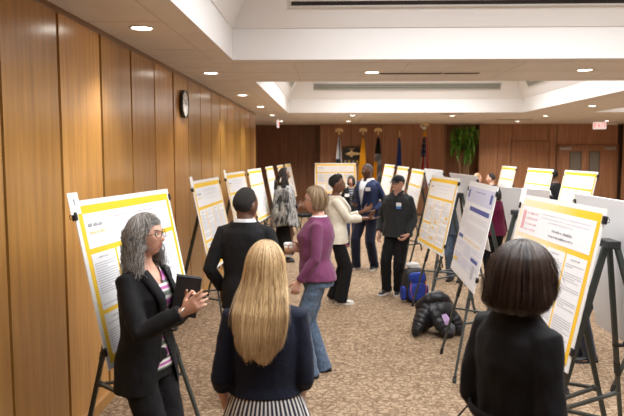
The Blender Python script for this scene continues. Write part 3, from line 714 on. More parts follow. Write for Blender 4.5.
def body(P):
    A = P.bodyargs; bm = bmesh.new()
    add_head(bm, P.hM, P.fem)
    hc = P.hM.translation
    nb = P.bend((0, -.018, 1.44)); nr = (.046 if P.fem else .055) * A['neck_r']
    tube(bm, [nb, P.bend((0, -.012, 1.50)), hc + P.hM.to_3x3() @ Vector((0, -.018, -.075)), hc + P.hM.to_3x3() @ Vector((0, -.012, -.02))], [nr * 1.25, nr * 1.02, nr, nr * .95], 16)
    ringloft(bm, torso_rings(P, .90, 1.54, -.012))
    for i in (0, 1):
        s, e, w = P.sh[i], P.el[i], P.wr[i]
        tube(bm, [s + Vector((-s.x * .2, 0, 0)), s, s.lerp(e, .5), e, e.lerp(w, .4), w], [.034, .039, .036, .031, .030, .022], 12, round_ends=True)
        d = A['rdir'] if i == 0 else A['ldir']; n = A['rn'] if i == 0 else A['ln']
        add_hand(bm, w, d, n, 1 if i == 0 else -1, A['curlR'] if i == 0 else A['curlL'], sc=.94 if P.fem else 1.04, curls=A['curlsR'] if i == 0 else None, thumb_open=A['thumb'])
        h, k, f = P.hip[i], P.kn[i], P.ft[i]
        tube(bm, [h + Vector((0, 0, .04)), h.lerp(k, .3), h.lerp(k, .8), k, k.lerp(f, .35), k.lerp(f, .8), f], [.080, .078, .058, .052, .052, .037, .036], 14, round_ends=True)
        fd = Vector((math.sin(P.fa[i]), math.cos(P.fa[i]), 0))
        tube(bm, [f - fd * .045 + Vector((0, 0, -.045)), f + Vector((0, 0, -.045)), f + fd * .10 + Vector((0, 0, -.058)), f + fd * .16 + Vector((0, 0, -.064))], [.032, .038, .040, .030], 12, [.9, .9, .5, .5], (fd.y, -fd.x, 0), round_ends=True)
    bm = remesh(bm, P.vox, 1)
    inv = P.hM.inverted(); 
    for f in bm.faces:
        c = inv @ f.calc_center_median(); f.smooth = True; f.material_index = 0
        if A['lips'] and c.y > .06 and abs(c.x) < .024 * (1 - .0) and -.080 < c.z < -.0545 and abs(c.x) / .025 + abs(c.z + .067) / .018 < 1.15: f.material_index = 1
    me = bpy.data.meshes.new('body'); bm.to_mesh(me); bm.free()
    P.body = link('body', me, [A['skin'], LIP_D if A['skin'] in (SK_DARK, SK_BROWN) else LIP_L], P.root)
    if A['eyes']:
        for s in (-1, 1):
            b2 = bmesh.new(); c = P.hM @ Vector((s * .031, .0805, .0))
            ellipsoid(b2, c, (.0118, .0122, .0062), P.hM.to_3x3().normalized(), 28, 20)
            for f in b2.faces:
                q = inv @ f.calc_center_median(); 
                if (q.x - s * .031) ** 2 + (q.z) ** 2 < .0064 ** 2 and q.y > .0805: f.material_index = 1
            obj('eye', b2, [EYE_W, EYE_D], P.root, True)
def shell_cut(bm, cond):
    fs = [f for f in bm.faces if cond(f.calc_center_median())]
    bmesh.ops.delete(bm, geom=fs, context='FACES')
def finish(name, bm, m, P, thick=.004, smooth=True, parent=None):
    if smooth:
        for f in bm.faces: f.smooth = True
    me = bpy.data.meshes.new(name); bm.to_mesh(me); bm.free(); o = link(name, me, m, parent or P.root)
    if thick:
        md = o.modifiers.new('thickness', 'SOLIDIFY'); md.thickness = thick; md.offset = -1
    return o
def top_garment(P, name, m, z0, z1=1.475, off=.016, flare=0.02, sleeve=(.030, .022), sleeve_to=.97, cut=None, wr=.006, wscale=(12, 12, 7), vox=None, seed=0, sleeves=True, loose=0.0, shoulder_pad=.012, thick=.004, cuff=None):
    bm = bmesh.new()
    ringloft(bm, torso_rings(P, z0, z1, off, flare))
    if sleeves:
        for i in (0, 1):
            s, e, w = P.sh[i], P.el[i], P.wr[i]; sgn = 1 if i == 0 else -1
            r0, r1 = sleeve
            st = s + Vector((-sgn * .070, 0, .012))
            if sleeve_to >= .6: 
                end = e.lerp(w, (sleeve_to - .5) * 2)
                pts = [st, s + Vector((0, 0, .002)), s.lerp(e, .35), s.lerp(e, .8), e, e.lerp(w, .3), e.lerp(w, .7) if sleeve_to > .9 else e.lerp(end, .8), end]
                rr = [.044 + shoulder_pad, .045 + shoulder_pad, .041 + r0 * .4, .038 + r0 * .4, .037 + r0 * .4, .035 + r0 * .4, .030 + r1 * .5, .028 + r1 * .5]
            else:
                end = s.lerp(e, sleeve_to * 2); pts = [st, s, s.lerp(end, .5), end]; rr = [.046 + shoulder_pad, .045 + shoulder_pad, .044 + r0 * .5, .044 + r0 * .6]
            tube(bm, pts, rr, 14, cap=True)
    bm = remesh(bm, vox or max(P.vox, .009), 3)
    if wr: wrinkle(bm, wr, wscale, seed)
    def zcut(c): return (c.z < z0 + .006 and abs(c.x) < .3 and (c - Vector((0, 0, c.z))).length < .14)
    def flatcut(co, no):
        bmesh.ops.bisect_plane(bm, geom=list(bm.verts) + list(bm.edges) + list(bm.faces), dist=1e-6, plane_co=co, plane_no=no, clear_outer=True)
    flatcut((0, 0, z1 - .012), (0, 0, 1))
    if not sleeves or min(P.wr[0].z, P.wr[1].z) > z0 + .01 or sleeve_to < .7: flatcut((0, 0, z0 + .012), (0, 0, -1))
    shell_cut(bm, lambda c: zcut(c) or (cut(c) if cut else False))
    return finish(name, bm, m, P, thick)
def trousers(P, m, off=.014, hem=.05, z1=1.03, wr=.005, name='trousers', flare=0.0, seed=3):
    bm = bmesh.new(); ringloft(bm, torso_rings(P, .84, z1, off * .5 - .004))
    for i in (0, 1):
        h, k, f = P.hip[i], P.kn[i], P.ft[i]
        end = f + Vector((0, 0, hem - .085))
        tube(bm, [h + Vector((0, 0, .05)), h.lerp(k, .25), h.lerp(k, .75), k, k.lerp(end, .4), k.lerp(end, .8), end], [.082 + off * .4, .078 + off * .7, .066 + off, .062 + off, .058 + off + flare * .4, .052 + off + flare * .8, .052 + off + flare], 16)
    bm = remesh(bm, max(P.vox, .009), 3); wrinkle(bm, wr, (10, 10, 14), seed)
    shell_cut(bm, lambda c: c.z > z1 - .01)
    return finish(name, bm, m, P, .003)
def shoes(P, m, sole=None, L=.17, name='shoe', heel=0.0):
    for i in (0, 1):
        f = P.ft[i]; fd = Vector((math.sin(P.fa[i]), math.cos(P.fa[i]), 0)); sd = Vector((fd.y, -fd.x, 0)); g = f - Vector((0, 0, .085))
        bm = bmesh.new()
        prof = [(-.075, .026, .045), (-.06, .036, .075), (-.01, .039, .085), (.05, .042, .072), (.10, .046, .050), (.15, .044, .040), (.185, .030, .030), (.197, .012, .018)]
        rings = []
        for y, w, h in prof:
            c = g + fd * y * L / .17 * .92; ring = []
            for k in range(16):
                a = 2 * math.pi * k / 16; xx = math.cos(a) * w; zz = (math.sin(a) * .5 + .5); zz = zz ** .8 * h + .012
                ring.append(c + sd * xx * (1.0 if zz < h * .6 else .85) + Vector((0, 0, zz)))
            rings.append(ring)
        ringloft(bm, rings); o = obj(name, bm, m, P.root, True)
        bm = bmesh.new(); rings = []
        for zz in (0.0, .018):
            pass
        out = []
        for y, w in ((-.082, .018), (-.07, .034), (-.01, .040), (.05, .042), (.10, .048), (.15, .046), (.19, .032), (.205, .012)): out.append((y, w))
        loop = [(y, w) for y, w in out] + [(y, -w) for y, w in reversed(out)]
        rings = [[g + fd * y * L / .17 * .92 + sd * w + Vector((0, 0, zz)) for y, w in loop] for zz in (.001, .022)]
        ringloft(bm, rings); obj('sole', bm, sole or rubber, o)
# --- hair ---------------------------------------------------------
def hair_mat(name, dark, light, rough=.45, streak=120, aniso=.6):
    m = bpy.data.materials.new(name); m.use_nodes = True; nt = m.node_tree; b = nt.nodes['Principled BSDF']
    at = N(nt, 'ShaderNodeAttribute'); at.attribute_name = 'strand'
    r = ramp(nt, [(.0, dark), (.5, tuple((a + c) / 2 for a, c in zip(dark, light))), (1., light)]); nt.links.new(at.outputs['Fac'], r.inputs['Fac'])
    nt.links.new(r.outputs[0], b.inputs['Base Color']); b.inputs['Roughness'].default_value = rough; b.inputs['Specular IOR Level'].default_value = .5
    return m
def hair_path(phi, t, S, layer):
    """head-local point of the hair surface; phi: 0 = front, + = person's right; t arc length in metres from the crown"""
    a, b, c = S.get('rad', (.083, .104, .122)); a += layer; b += layer; c += layer
    R0 = (c + b) / 2; al = t / R0
    amax = R(S.get('amax', 92)) 
    if al < amax:
        q = Vector((a * math.sin(al) * math.sin(phi), b * math.sin(al) * math.cos(phi), c * math.cos(al)))
    else:
        drop = (al - amax) * R0
        q = Vector((a * math.sin(amax) * math.sin(phi), b * math.sin(amax) * math.cos(phi), c * math.cos(amax) - drop))
        fx, fy, oy = interp(S['fall'], drop)
        q.x *= fx; q.y = q.y * fy + oy
        if 'side_x' in S: q.x += S['side_x'](drop, phi)
    off = S.get('off', (0, 0, 0))
    return q + Vector(off)
def make_hair(P, S, m, n=900, seed=1, strand_r=.0013, name='hair', pts=14, shell=True):
    rr = random.Random(seed); bm = bmesh.new(); lay = bm.verts.layers.float.new('strand_v')
    M = P.hM
    length = S['length']; wav = S.get('wave', 0.0); wl = S.get('wavelen', .07)
    def setv(v, s): v[lay] = s
    if shell:
        nu, nv = 72, 22; grid = []
        for i in range(nu):
            phi = -math.pi + 2 * math.pi * i / nu; L = length(phi); col = []
            tn = 0.5 + .5 * noise.noise(Vector((phi * 9, 3.1 * seed, 0)))
            for j in range(nv + 1):
                t = L * .97 * j / nv
                ins = -.006 - (.012 if j == nv else 0)
                v = bm.verts.new(M @ hair_path(phi, max(t, .001), S, ins + .004 * noise.noise(Vector((phi * 6, t * 8, seed)))))
                setv(v, .15 + .35 * tn * rr.random()); col.append(v)
            grid.append(col)
        for i in range(nu):
            a_, b_ = grid[i], grid[(i + 1) % nu]
            for j in range(nv): bm.faces.new((a_[j], a_[j + 1], b_[j + 1], b_[j]))
    for k in range(n):
        phi = rr.uniform(-math.pi, math.pi); L = length(phi)
        cl = noise.noise(Vector((phi * 5, seed * 1.7, 0)))
        L *= 1 - S.get('ragged', .06) * rr.random() ** 2 * 1.5 + .03 * cl
        t0 = rr.choice((0.004, .02, .05, rr.uniform(0, L * .45)))
        if t0 > L * .6: t0 = .01
        layer = rr.uniform(-.006, .005) ; tone = max(0, min(1, .5 + .28 * cl + rr.gauss(0, .22)))
        ph = rr.uniform(0, 6.28) * .12 + cl * 7; amp = wav * rr.uniform(.5, 1.2); ring_prev = None
        drift = rr.gauss(0, S.get('drift', .08))
        wisp = rr.gauss(0, .006) if rr.random() < .25 else 0
        for j in range(pts):
            u = j / (pts - 1); t = lerp(t0, L, u)
            tt = max(0, t - .12)
            p1 = phi + drift * u + (amp * min(1, tt / .1)) * math.sin(t / wl * 6.28 + ph) * 6
            q = hair_path(p1, t, S, layer + wisp * u * u * 2 + amp * .8 * min(1, tt / .1) * math.cos(t / wl * 6.28 + ph))
            q = M @ q; r = strand_r * (1 - .75 * max(0, u - .5) * 2) * (0.3 if j == 0 else 1)
            ax = Vector((math.cos(phi), -math.sin(phi), 0)); ay = Vector((math.sin(phi), math.cos(phi), .0))
            ring = [bm.verts.new(q + ax * r * 1.6), bm.verts.new(q + ay * r), bm.verts.new(q - ax * r * 1.6)]
            for v in ring: setv(v, tone)
            if ring_prev:
                for i2 in range(3): bm.faces.new((ring_prev[i2], ring_prev[(i2 + 1) % 3], ring[(i2 + 1) % 3], ring[i2]))
            ring_prev = ring
    for f in bm.faces: f.smooth = True
    vals = [v[lay] for v in bm.verts]
    me = bpy.data.meshes.new(name); bm.to_mesh(me); bm.free()
    at = me.attributes.new('strand', 'FLOAT', 'POINT'); at.data.foreach_set('value', vals)
    return link(name, me, m, P.root)
def cap_hair(P, m, thick=.014, front=38, side=66, back=112, rough=.006, seed=2, name='hair', scale=45, off=(0, 0, 0)):
    """short hair following the skull, lower limit angle per azimuth"""
    bm = bmesh.new(); nu, nv = 64, 22; grid = []; M = P.hM
    for i in range(nu):
        phi = -math.pi + 2 * math.pi * i / nu; c = math.cos(phi)
        lim = lerp(side, front, sstep(.1, .75, c)) if c > 0.1 else lerp(side, back, sstep(.1, -.45, c))
        col = []
        for j in range(nv + 1):
            al = R(lim) * j / nv + .0001
            d = Vector((math.sin(al) * math.sin(phi), math.sin(al) * math.cos(phi), math.cos(al)))
            q = head_point(d); th = thick * (1 - sstep(.62, 1.0, j / nv) * 1.2)
            q = q + d * (th + rough * noise.noise(q * scale + Vector((seed, 0, 0)))) + Vector(off)
            col.append(bm.verts.new(M @ q))
        grid.append(col)
    for i in range(nu):
        a_, b_ = grid[i], grid[(i + 1) % nu]
        for j in range(nv): bm.faces.new((a_[j], a_[j + 1], b_[j + 1], b_[j]))
    bmesh.ops.remove_doubles(bm, verts=bm.verts, dist=.0004)
    return obj(name, bm, m, P.root, True)
def glasses(P, m, w=.027, h=.020, y=.103, name='glasses'):
    bm = bmesh.new(); M = P.hM
    for s in (-1, 1):
        pts = []
        for k in range(17):
            a = 2 * math.pi * k / 16; pts.append(M @ Vector((s * .032 + w * math.copysign(abs(math.cos(a)) ** .7, math.cos(a)), y - .012 * abs(math.cos(a) * s * .5 + .5 if s > 0 else .5 - math.cos(a) * .5), h * math.copysign(abs(math.sin(a)) ** .8, math.sin(a)))))
        tube(bm, pts, .0019, 6)
        tube(bm, [M @ Vector((s * .059, y - .012, .004)), M @ Vector((s * .078, y - .04, .003)), M @ Vector((s * .081, -.01, -.002))], .0018, 6)
    tube(bm, [M @ Vector((-.006, y, .004)), M @ Vector((0, y + .002, .007)), M @ Vector((.006, y, .004))], .0018, 6)
    return obj(name, bm, m, P.root, True)
def brows(P, m):
    for s in (-1, 1):
        bm = bmesh.new(); pts = []
        for k in range(6):
            u = k / 5; x = s * (.014 + .034 * u); z = .019 + .006 * math.sin(u * 2.2); d = Vector((x, 0, z))
            pts.append(P.hM @ Vector((x, .0935 - 3.8 * (abs(x) - .01) ** 2 * 3, z)))
        tube(bm, pts, [.0028, .0034, .0034, .003, .0024, .0014], 6, .7); obj('eyebrow', bm, m, P.root, True)
def badge(P, loc, rot, m1=None, w=.09, h=.06, blue=False, name='name_badge'):
    bm = bmesh.new(); box(bm, (-w / 2, -.002, -h / 2), (w / 2, .002, h / 2)); 
    if blue: box(bm, (-w / 2, -.001, -h / 2 - .001), (w / 2, .0035, -h / 2 + h * .42), 1)
    quad_y = .0024
    for k in range(2):
        box(bm, (-w * .3, .002, h * .05 + k * h * .17), (w * .3, .003, h * .12 + k * h * .17), 2)
    bm.transform(Matrix.Translation(loc) @ Matrix.Rotation(rot, 4, 'Z')); return obj(name, bm, [mat('badge_white', (.82, .82, .82), .5), mat('badge_blue', (.06, .2, .55), .5), grey_ink], P.root)
# --- garments' cloths
blk = fabric('black_suiting', (0.0065, 0.0065, 0.008), .8, sheen=.02); blk2 = fabric('black_trousers', (0.006, .006, .007), .85, sheen=.01); navy_knit = fabric('navy_knit', (.007, .010, .024), .85, bump=.3, scale=90, sheen=.03)
navy_suit = fabric('navy_suit', (.010, .018, .058), .75, sheen=.03); charcoal = fabric('charcoal_fleece', (.026, .029, .032), .9, .25, 40, sheen=.05); purple = fabric('plum_knit', (.150, .038, .095), .9, .15, 80, .3)
jean = fabric('blue_denim', (.085, .125, .19), .85, .3, 35); cream = fabric('cream_blazer', (.66, .62, .53), .8, .06); white_c = fabric('white_shirt', (.74, .74, .76), .7, .03)
shoe_b = mat('black_shoe', (.012, .012, .013), .4); shoe_w = mat('white_shoe', (.70, .68, .64), .5); sole_w = mat('white_sole', (.72, .72, .72), .5)
def stripes_mat(name, stops, scale, axis=2):
    m = bpy.data.materials.new(name); m.use_nodes = True; nt = m.node_tree; b = nt.nodes['Principled BSDF']
    tc = N(nt, 'ShaderNodeTexCoord'); sx = N(nt, 'ShaderNodeSeparateXYZ'); nt.links.new(tc.outputs['Object'], sx.inputs[0])
    mu = N(nt, 'ShaderNodeMath', operation='MULTIPLY'); mu.inputs[1].default_value = scale; fr = N(nt, 'ShaderNodeMath', operation='FRACT')
    nt.links.new(sx.outputs[axis], mu.inputs[0]); nt.links.new(mu.outputs[0], fr.inputs[0])
    r = ramp(nt, stops, 'CONSTANT'); nt.links.new(fr.outputs[0], r.inputs['Fac']); nt.links.new(r.outputs[0], b.inputs['Base Color']); b.inputs['Roughness'].default_value = .8
    return m
def radial_stripes(name, c1, c2, n):
    m = bpy.data.materials.new(name); m.use_nodes = True; nt = m.node_tree; b = nt.nodes['Principled BSDF']
    tc = N(nt, 'ShaderNodeTexCoord'); g = N(nt, 'ShaderNodeTexGradient'); g.gradient_type = 'RADIAL'; nt.links.new(tc.outputs['Object'], g.inputs[0])
    mu = N(nt, 'ShaderNodeMath', operation='MULTIPLY'); mu.inputs[1].default_value = n; fr = N(nt, 'ShaderNodeMath', operation='FRACT')
    nt.links.new(g.outputs['Fac'], mu.inputs[0]); nt.links.new(mu.outputs[0], fr.inputs[0])
    r = ramp(nt, [(0, c1), (.58, c2)], 'CONSTANT'); nt.links.new(fr.outputs[0], r.inputs['Fac']); nt.links.new(r.outputs[0], b.inputs['Base Color']); b.inputs['Roughness'].default_value = .85
    return m
def at3(u, v): return Vector((u[0] + v[0], u[1] + v[1], u[2] + v[2]))
HN = dict(rdir=(0, .05, -1), ldir=(0, .05, -1), rn=(-1, 0, 0), ln_=(1, 0, 0))
def lapels(P, m, wtop=.075, zt=1.43, zb=1.12, y_off=.018):
    for s in (-1, 1):
        bm = bmesh.new(); rings = []
        for i in range(9):
            u = i / 8; z = lerp(zb, zt, u); rx, ry, cy = interp(P.torso, z); inner = s * lerp(.004, wtop * .62, u ** .9); wid = lerp(.012, .055, math.sin(min(1, u * 1.2) * 1.57)) * (1 if u < .93 else .6)
            r = []
            for q in (0, .5, 1):
                x = inner + s * wid * q; X = rx * P.wide + y_off; yy = cy + (ry * P.deep + y_off + .008) * max(0, 1 - abs(x / X) ** 2.3) ** (1 / 2.3) + .004 + P.belly * math.exp(-((z - 1.08) / .12) ** 2) * .5
                r.append(P.bend((x, yy, z)))
            rings.append(r)
        vr = [[bm.verts.new(p) for p in r] for r in rings]
        for a_, b_ in zip(vr, vr[1:]):
            for k in range(2): bm.faces.new((a_[k], a_[k + 1], b_[k + 1], b_[k]))
        o = finish('lapel', bm, m, P, .005)
def vcut(P, zt=1.46, zb=1.12, w=.07, open_below=0.0):
    def f(c):
        c = c.copy(); c.y -= P.bendv * max(0, c.z - .95)
        if c.y < .0 or c.y > .185 * P.deep + P.belly: return False
        if c.z > zb: return abs(c.x) < w * ((c.z - zb) / (zt - zb)) ** .9
        return open_below and abs(c.x) < open_below * (zb - c.z) / .4
    return f

# ---- 1. grey-haired woman in black suit (left foreground)
def w_gray():
    P = person('woman with wavy grey hair and black suit, gesturing beside the nearest left poster', 1.69, (-.985, 3.22, 0), R(-112), 1, SK_LIGHT,
        (.10, .32, 1.25), (-.05, .23, 1.22), (-.05, .85, .60), (.1, .75, .62), (-.8, .25, .25), (.9, -.2, .2), feet=((.09, .02, -8), (-.09, -.03, 8)),
        head=(10, 6, 0), vox=.0062, elbow_hint=((.45, -.35, -1), (-.4, -.3, -1)), curlR=(18, 22, 18), curlL=(28, 30, 20), curlsR=[(6, 14, 12), (18, 24, 18), (26, 30, 22), (30, 34, 24)], headscale=.95)
    pink_m = stripes_mat('striped_knit_top', [(0, (.42, .10, .33)), (.20, (.62, .60, .58)), (.34, (.10, .12, .10)), (.50, (.60, .58, .56)), (.58, (.42, .10, .33)), (.68, (.70, .68, .66)), (.78, (.12, .13, .12)), (.88, (.50, .22, .42))], 7.2)
    top_garment(P, 'striped_top', pink_m, .88, 1.45, .004, 0.05, sleeves=False, wr=.002, cut=lambda c: c.z > 1.36 and c.y > 0 and abs(c.x) < .07 * (c.z - 1.34) / .1)
    top_garment(P, 'jacket', blk, .77, 1.475, .018, .04, sleeve=(.040, .034), cut=vcut(P, 1.47, 1.10, .09, .14), wr=.006, seed=1, vox=.0085)
    lapels(P, blk, .11, 1.44, 1.10, .022)
    trousers(P, blk2, .016, .02, 1.02, flare=.035)
    shoes(P, shoe_b)
    hm = hair_mat('grey_hair', (.085, .078, .07), (.62, .59, .55), .4)
    def L(phi):
        c = math.cos(phi)
        if c > .45: return .128 + .05 * sstep(.90, .45, c)
        return .18 + .28 * sstep(.45, .20, c) + .02 * math.sin(phi * 3)
    S = dict(length=L, fall=[(0, 1.0, 1.0, 0), (.08, 1.12, 1.02, -.004), (.16, 1.34, 1.12, -.008), (.30, 1.45, 1.25, .0)], wave=.030, wavelen=.11, ragged=.34, drift=.14, rad=(.094, .114, .128), amax=88, off=(0, -.006, -.002))
    make_hair(P, S, hm, 1700, 4, .0014)
    glasses(P, mat('thin_glasses', (.10, .08, .07), .3, .6), .026, .020)
    brows(P, mat('grey_brow', (.12, .10, .09), .8))
    # folder held in the left hand
    r = empty('folder', (0, 0, 0), 0, 'black ring folder with white pages held by the grey-haired woman', 'folder')
    bm = bmesh.new(); box(bm, (-.006, -.065, -.11), (.002, .065, .11)); box(bm, (.034, -.065, -.11), (.042, .065, .11)); box(bm, (-.006, .060, -.11), (.042, .068, .11)); bevel_all(bm, .002, 1); obj('cover', bm, mat('folder_black', (.012, .012, .013), .4), r)
    bm = bmesh.new(); box(bm, (.004, -.061, -.102), (.032, .056, .104)); obj('pages', bm, mat('folder_pages', (.74, .73, .76), .6), r)
    W = P.root.matrix_basis.copy(); Mx = Matrix.LocRotScale(P.root.location, P.root.rotation_euler, P.root.scale)
    r.matrix_world = Mx @ Matrix.Translation((-.07, .215, 1.29)) @ Matrix.Rotation(R(38), 4, 'Z') @ Matrix.Rotation(R(-10), 4, 'X')
    bm = bmesh.new(); w = P.wr[0]; tube(bm, [w + Vector((math.cos(a) * .031, math.sin(a) * .012, math.sin(a) * .024)) + Vector((0, .004, .002)) for a in [k * 6.283 / 14 for k in range(15)]], .004, 6); obj('bracelet', bm, mat('silver_band', (.7, .7, .7), .3, 1), P.root)
w_gray()
# ---- 2. blonde woman from behind
def w_blonde():
    P = person('woman seen from behind with long straight blonde hair, navy knit top and striped skirt', 1.615, (-.285, 2.66, 0), R(3), 1, SK_PINK,
        (.165, .16, .93), (-.205, .12, .91), (-.05, .15, -1), (.05, .25, -1), (-1, 0, 0), (1, 0, 0), head=(-4, -2, 2), vox=.007, sh=.153, wide=1.03, elbow_hint=((.2, -1, -.1), (-.25, -1, -.1)))
    top_garment(P, 'knit_top', navy_knit, 1.015, 1.485, .016, 0, sleeve=(.032, .026), sleeve_to=.62, wr=.004, seed=2, vox=.0085)
    sk = radial_stripes('striped_skirt', (.012, .014, .03), (.60, .58, .55), 46)
    bm = bmesh.new(); rings = []
    for i in range(24):
        z = lerp(.52, 1.045, i / 23); t = (1.045 - z); rx = .150 + .36 * t ** .8 * .75; ry = .112 + .34 * t ** .8 * .75; ring = []
        for k in range(96):
            a = 2 * math.pi * k / 96; f = 1 + .045 * min(1, t * 3) * math.sin(a * 23)
            ring.append(Vector((rx * f * math.cos(a), ry * f * math.sin(a), z)))
        rings.append(ring)
    ringloft(bm, rings, False); obj('skirt', bm, sk, P.root, True).modifiers.new('t', 'SOLIDIFY').thickness = .003
    shoes(P, shoe_b)
    hm = hair_mat('blonde_hair', (.26, .14, .055), (.85, .62, .34), .38)
    def L(phi):
        c = math.cos(phi); 
        if c > .72: return .125 + .04 * sstep(.95, .72, c)
        return .49 + .09 * sstep(.2, -.9, c) + .015 * math.sin(phi * 5)
    def sx(d, phi): return (math.sin(phi) * .010 + .004 * math.sin(phi * 3 + 1)) * min(1, d / .15)
    S = dict(length=L, fall=[(0, 1.0, 1.0, 0), (.06, 1.04, .95, -.012), (.13, 1.15, .55, -.078), (.20, 1.22, .30, -.135), (.30, 1.14, .24, -.152), (.42, .90, .20, -.150), (.6, .62, .2, -.135)], wave=.0025, wavelen=.16, ragged=.13, drift=.05, rad=(.092, .112, .130), amax=88, side_x=sx, off=(0, -.004, 0))
    make_hair(P, S, hm, 2600, 9, .0013, pts=18)
    bm = bmesh.new()  # pale embroidered shoulder panel
    return P
w_blonde()
# ---- 3. man in black suit from behind
def m_black():
    P = person('man seen from behind in black suit and white collar, cropped black hair', 1.745, (-.655, 4.72, 0), R(-8), 0, SK_DARK,
        (.19, .20, 1.02), (-.225, .10, .93), (-.3, .8, 0), (0, .1, -1), (0, 0, 1), (1, 0, 0), head=(-22, -4, 0), vox=.008, drop=.012, headscale=1.07, wide=1.0, neck_r=1.05, eyes=True)
    top_garment(P, 'shirt_collar', white_c, 1.38, 1.515, .006, sleeves=False, wr=0, vox=.008)
    top_garment(P, 'jacket', blk, .80, 1.492, .022, .04, sleeve=(.040, .034), cut=vcut(P, 1.48, 1.14, .08), wr=.006, seed=5)
    lapels(P, blk, .10, 1.45, 1.14, .024)
    trousers(P, blk2, .02, .03); shoes(P, shoe_b)
    cap_hair(P, mat('cropped_black_hair', (.010, .008, .007), .9, noise_amt=.4, nscale=150, bump=.6), .006, 42, 84, 124, .002, 3)
    bm = bmesh.new(); w = P.wr[1]; rx = [w + Vector((math.cos(a) * .030, math.sin(a) * .030, -.004)) for a in [k * 6.283 / 14 for k in range(15)]]; tube(bm, rx, .006, 6); obj('shirt_cuff', bm, white_c, P.root)
m_black()
# ---- 4. woman in plum cardigan
def w_plum():
    P = person('woman with a light brown bob, plum cardigan and jeans, standing in profile', 1.71, (-.115, 5.50, 0), R(88), 1, SK_PINK,
        (.06, .17, 1.15), (-.165, .16, .90), (-.15, .9, .25), (.05, .35, -1), (-.9, .1, .2), (1, .1, 0), feet=((.10, -.05, -6), (-.09, .06, 6)),
        head=(4, 2, 0), vox=.0075, belly=.045, deep=1.22, wide=1.03, curlR=(40, 45, 30), curlL=(25, 30, 25), bend=.02)
    top_garment(P, 'white_undershirt', white_c, 1.10, 1.492, .008, sleeves=False, wr=.002, cut=lambda c: c.z > 1.42 and c.y > .02 and abs(c.x) < .05)
    top_garment(P, 'cardigan', purple, .90, 1.482, .022, .08, sleeve=(.034, .022), cut=vcut(P, 1.49, 1.27, .085), wr=.006, seed=8, vox=.0085)
    trousers(P, jean, .010, .015, .98, .006, 'jeans', flare=.020); shoes(P, shoe_b)
    hm = hair_mat('light_brown_hair', (.13, .075, .035), (.46, .32, .19), .42)
    def L(phi):
        c = math.cos(phi)
        if c > .42: return .115 + .05 * sstep(.90, .42, c)
        return .165 + .095 * sstep(.42, .12, c)
    S = dict(length=L, fall=[(0, 1.0, 1.0, 0), (.08, 1.02, .94, .004), (.14, .96, .82, .004), (.2, .9, .7, 0)], wave=.003, wavelen=.12, ragged=.06, drift=.08, rad=(.088, .109, .127), amax=88, off=(0, -.004, 0))
    make_hair(P, S, hm, 900, 6, .0016)
    glasses(P, mat('black_glasses', (.01, .01, .01), .3), .027, .019); brows(P, mat('brown_brow', (.12, .07, .04), .8))
    Mx = Matrix.LocRotScale(P.root.location, P.root.rotation_euler, P.root.scale)
    c = Mx @ Vector((.04, .275, 1.15))
    r = empty('coffee_cup', c, 0, 'white paper coffee cup held by the woman in the plum cardigan', 'cup')
    def lathe(prof, nn=20):
        b_ = bmesh.new(); vr = [[b_.verts.new((q * math.cos(2 * math.pi * k / nn), q * math.sin(2 * math.pi * k / nn), z)) for k in range(nn)] for q, z in prof]
        for x_, y_ in zip(vr, vr[1:]):
            for k in range(nn): b_.faces.new((x_[k], x_[(k + 1) % nn], y_[(k + 1) % nn], y_[k]))
        b_.faces.new(list(reversed(vr[0]))); b_.faces.new(vr[-1]); return b_
    obj('cup_body', lathe([(.029, -.06), (.030, -.058), (.041, .052)]), mat('paper_white', (.8, .79, .76), .6), r, True)
    obj('cup_sleeve', lathe([(.0325, -.035), (.0335, -.035), (.0405, .03), (.039, .03)]), mat('cardboard_sleeve', (.42, .24, .13), .8), r, True)
    obj('cup_lid', lathe([(.044, .050), (.0445, .058), (.038, .062), (.037, .070), (.030, .070)]), mat('lid_white', (.8, .79, .78), .4), r, True)
w_plum()
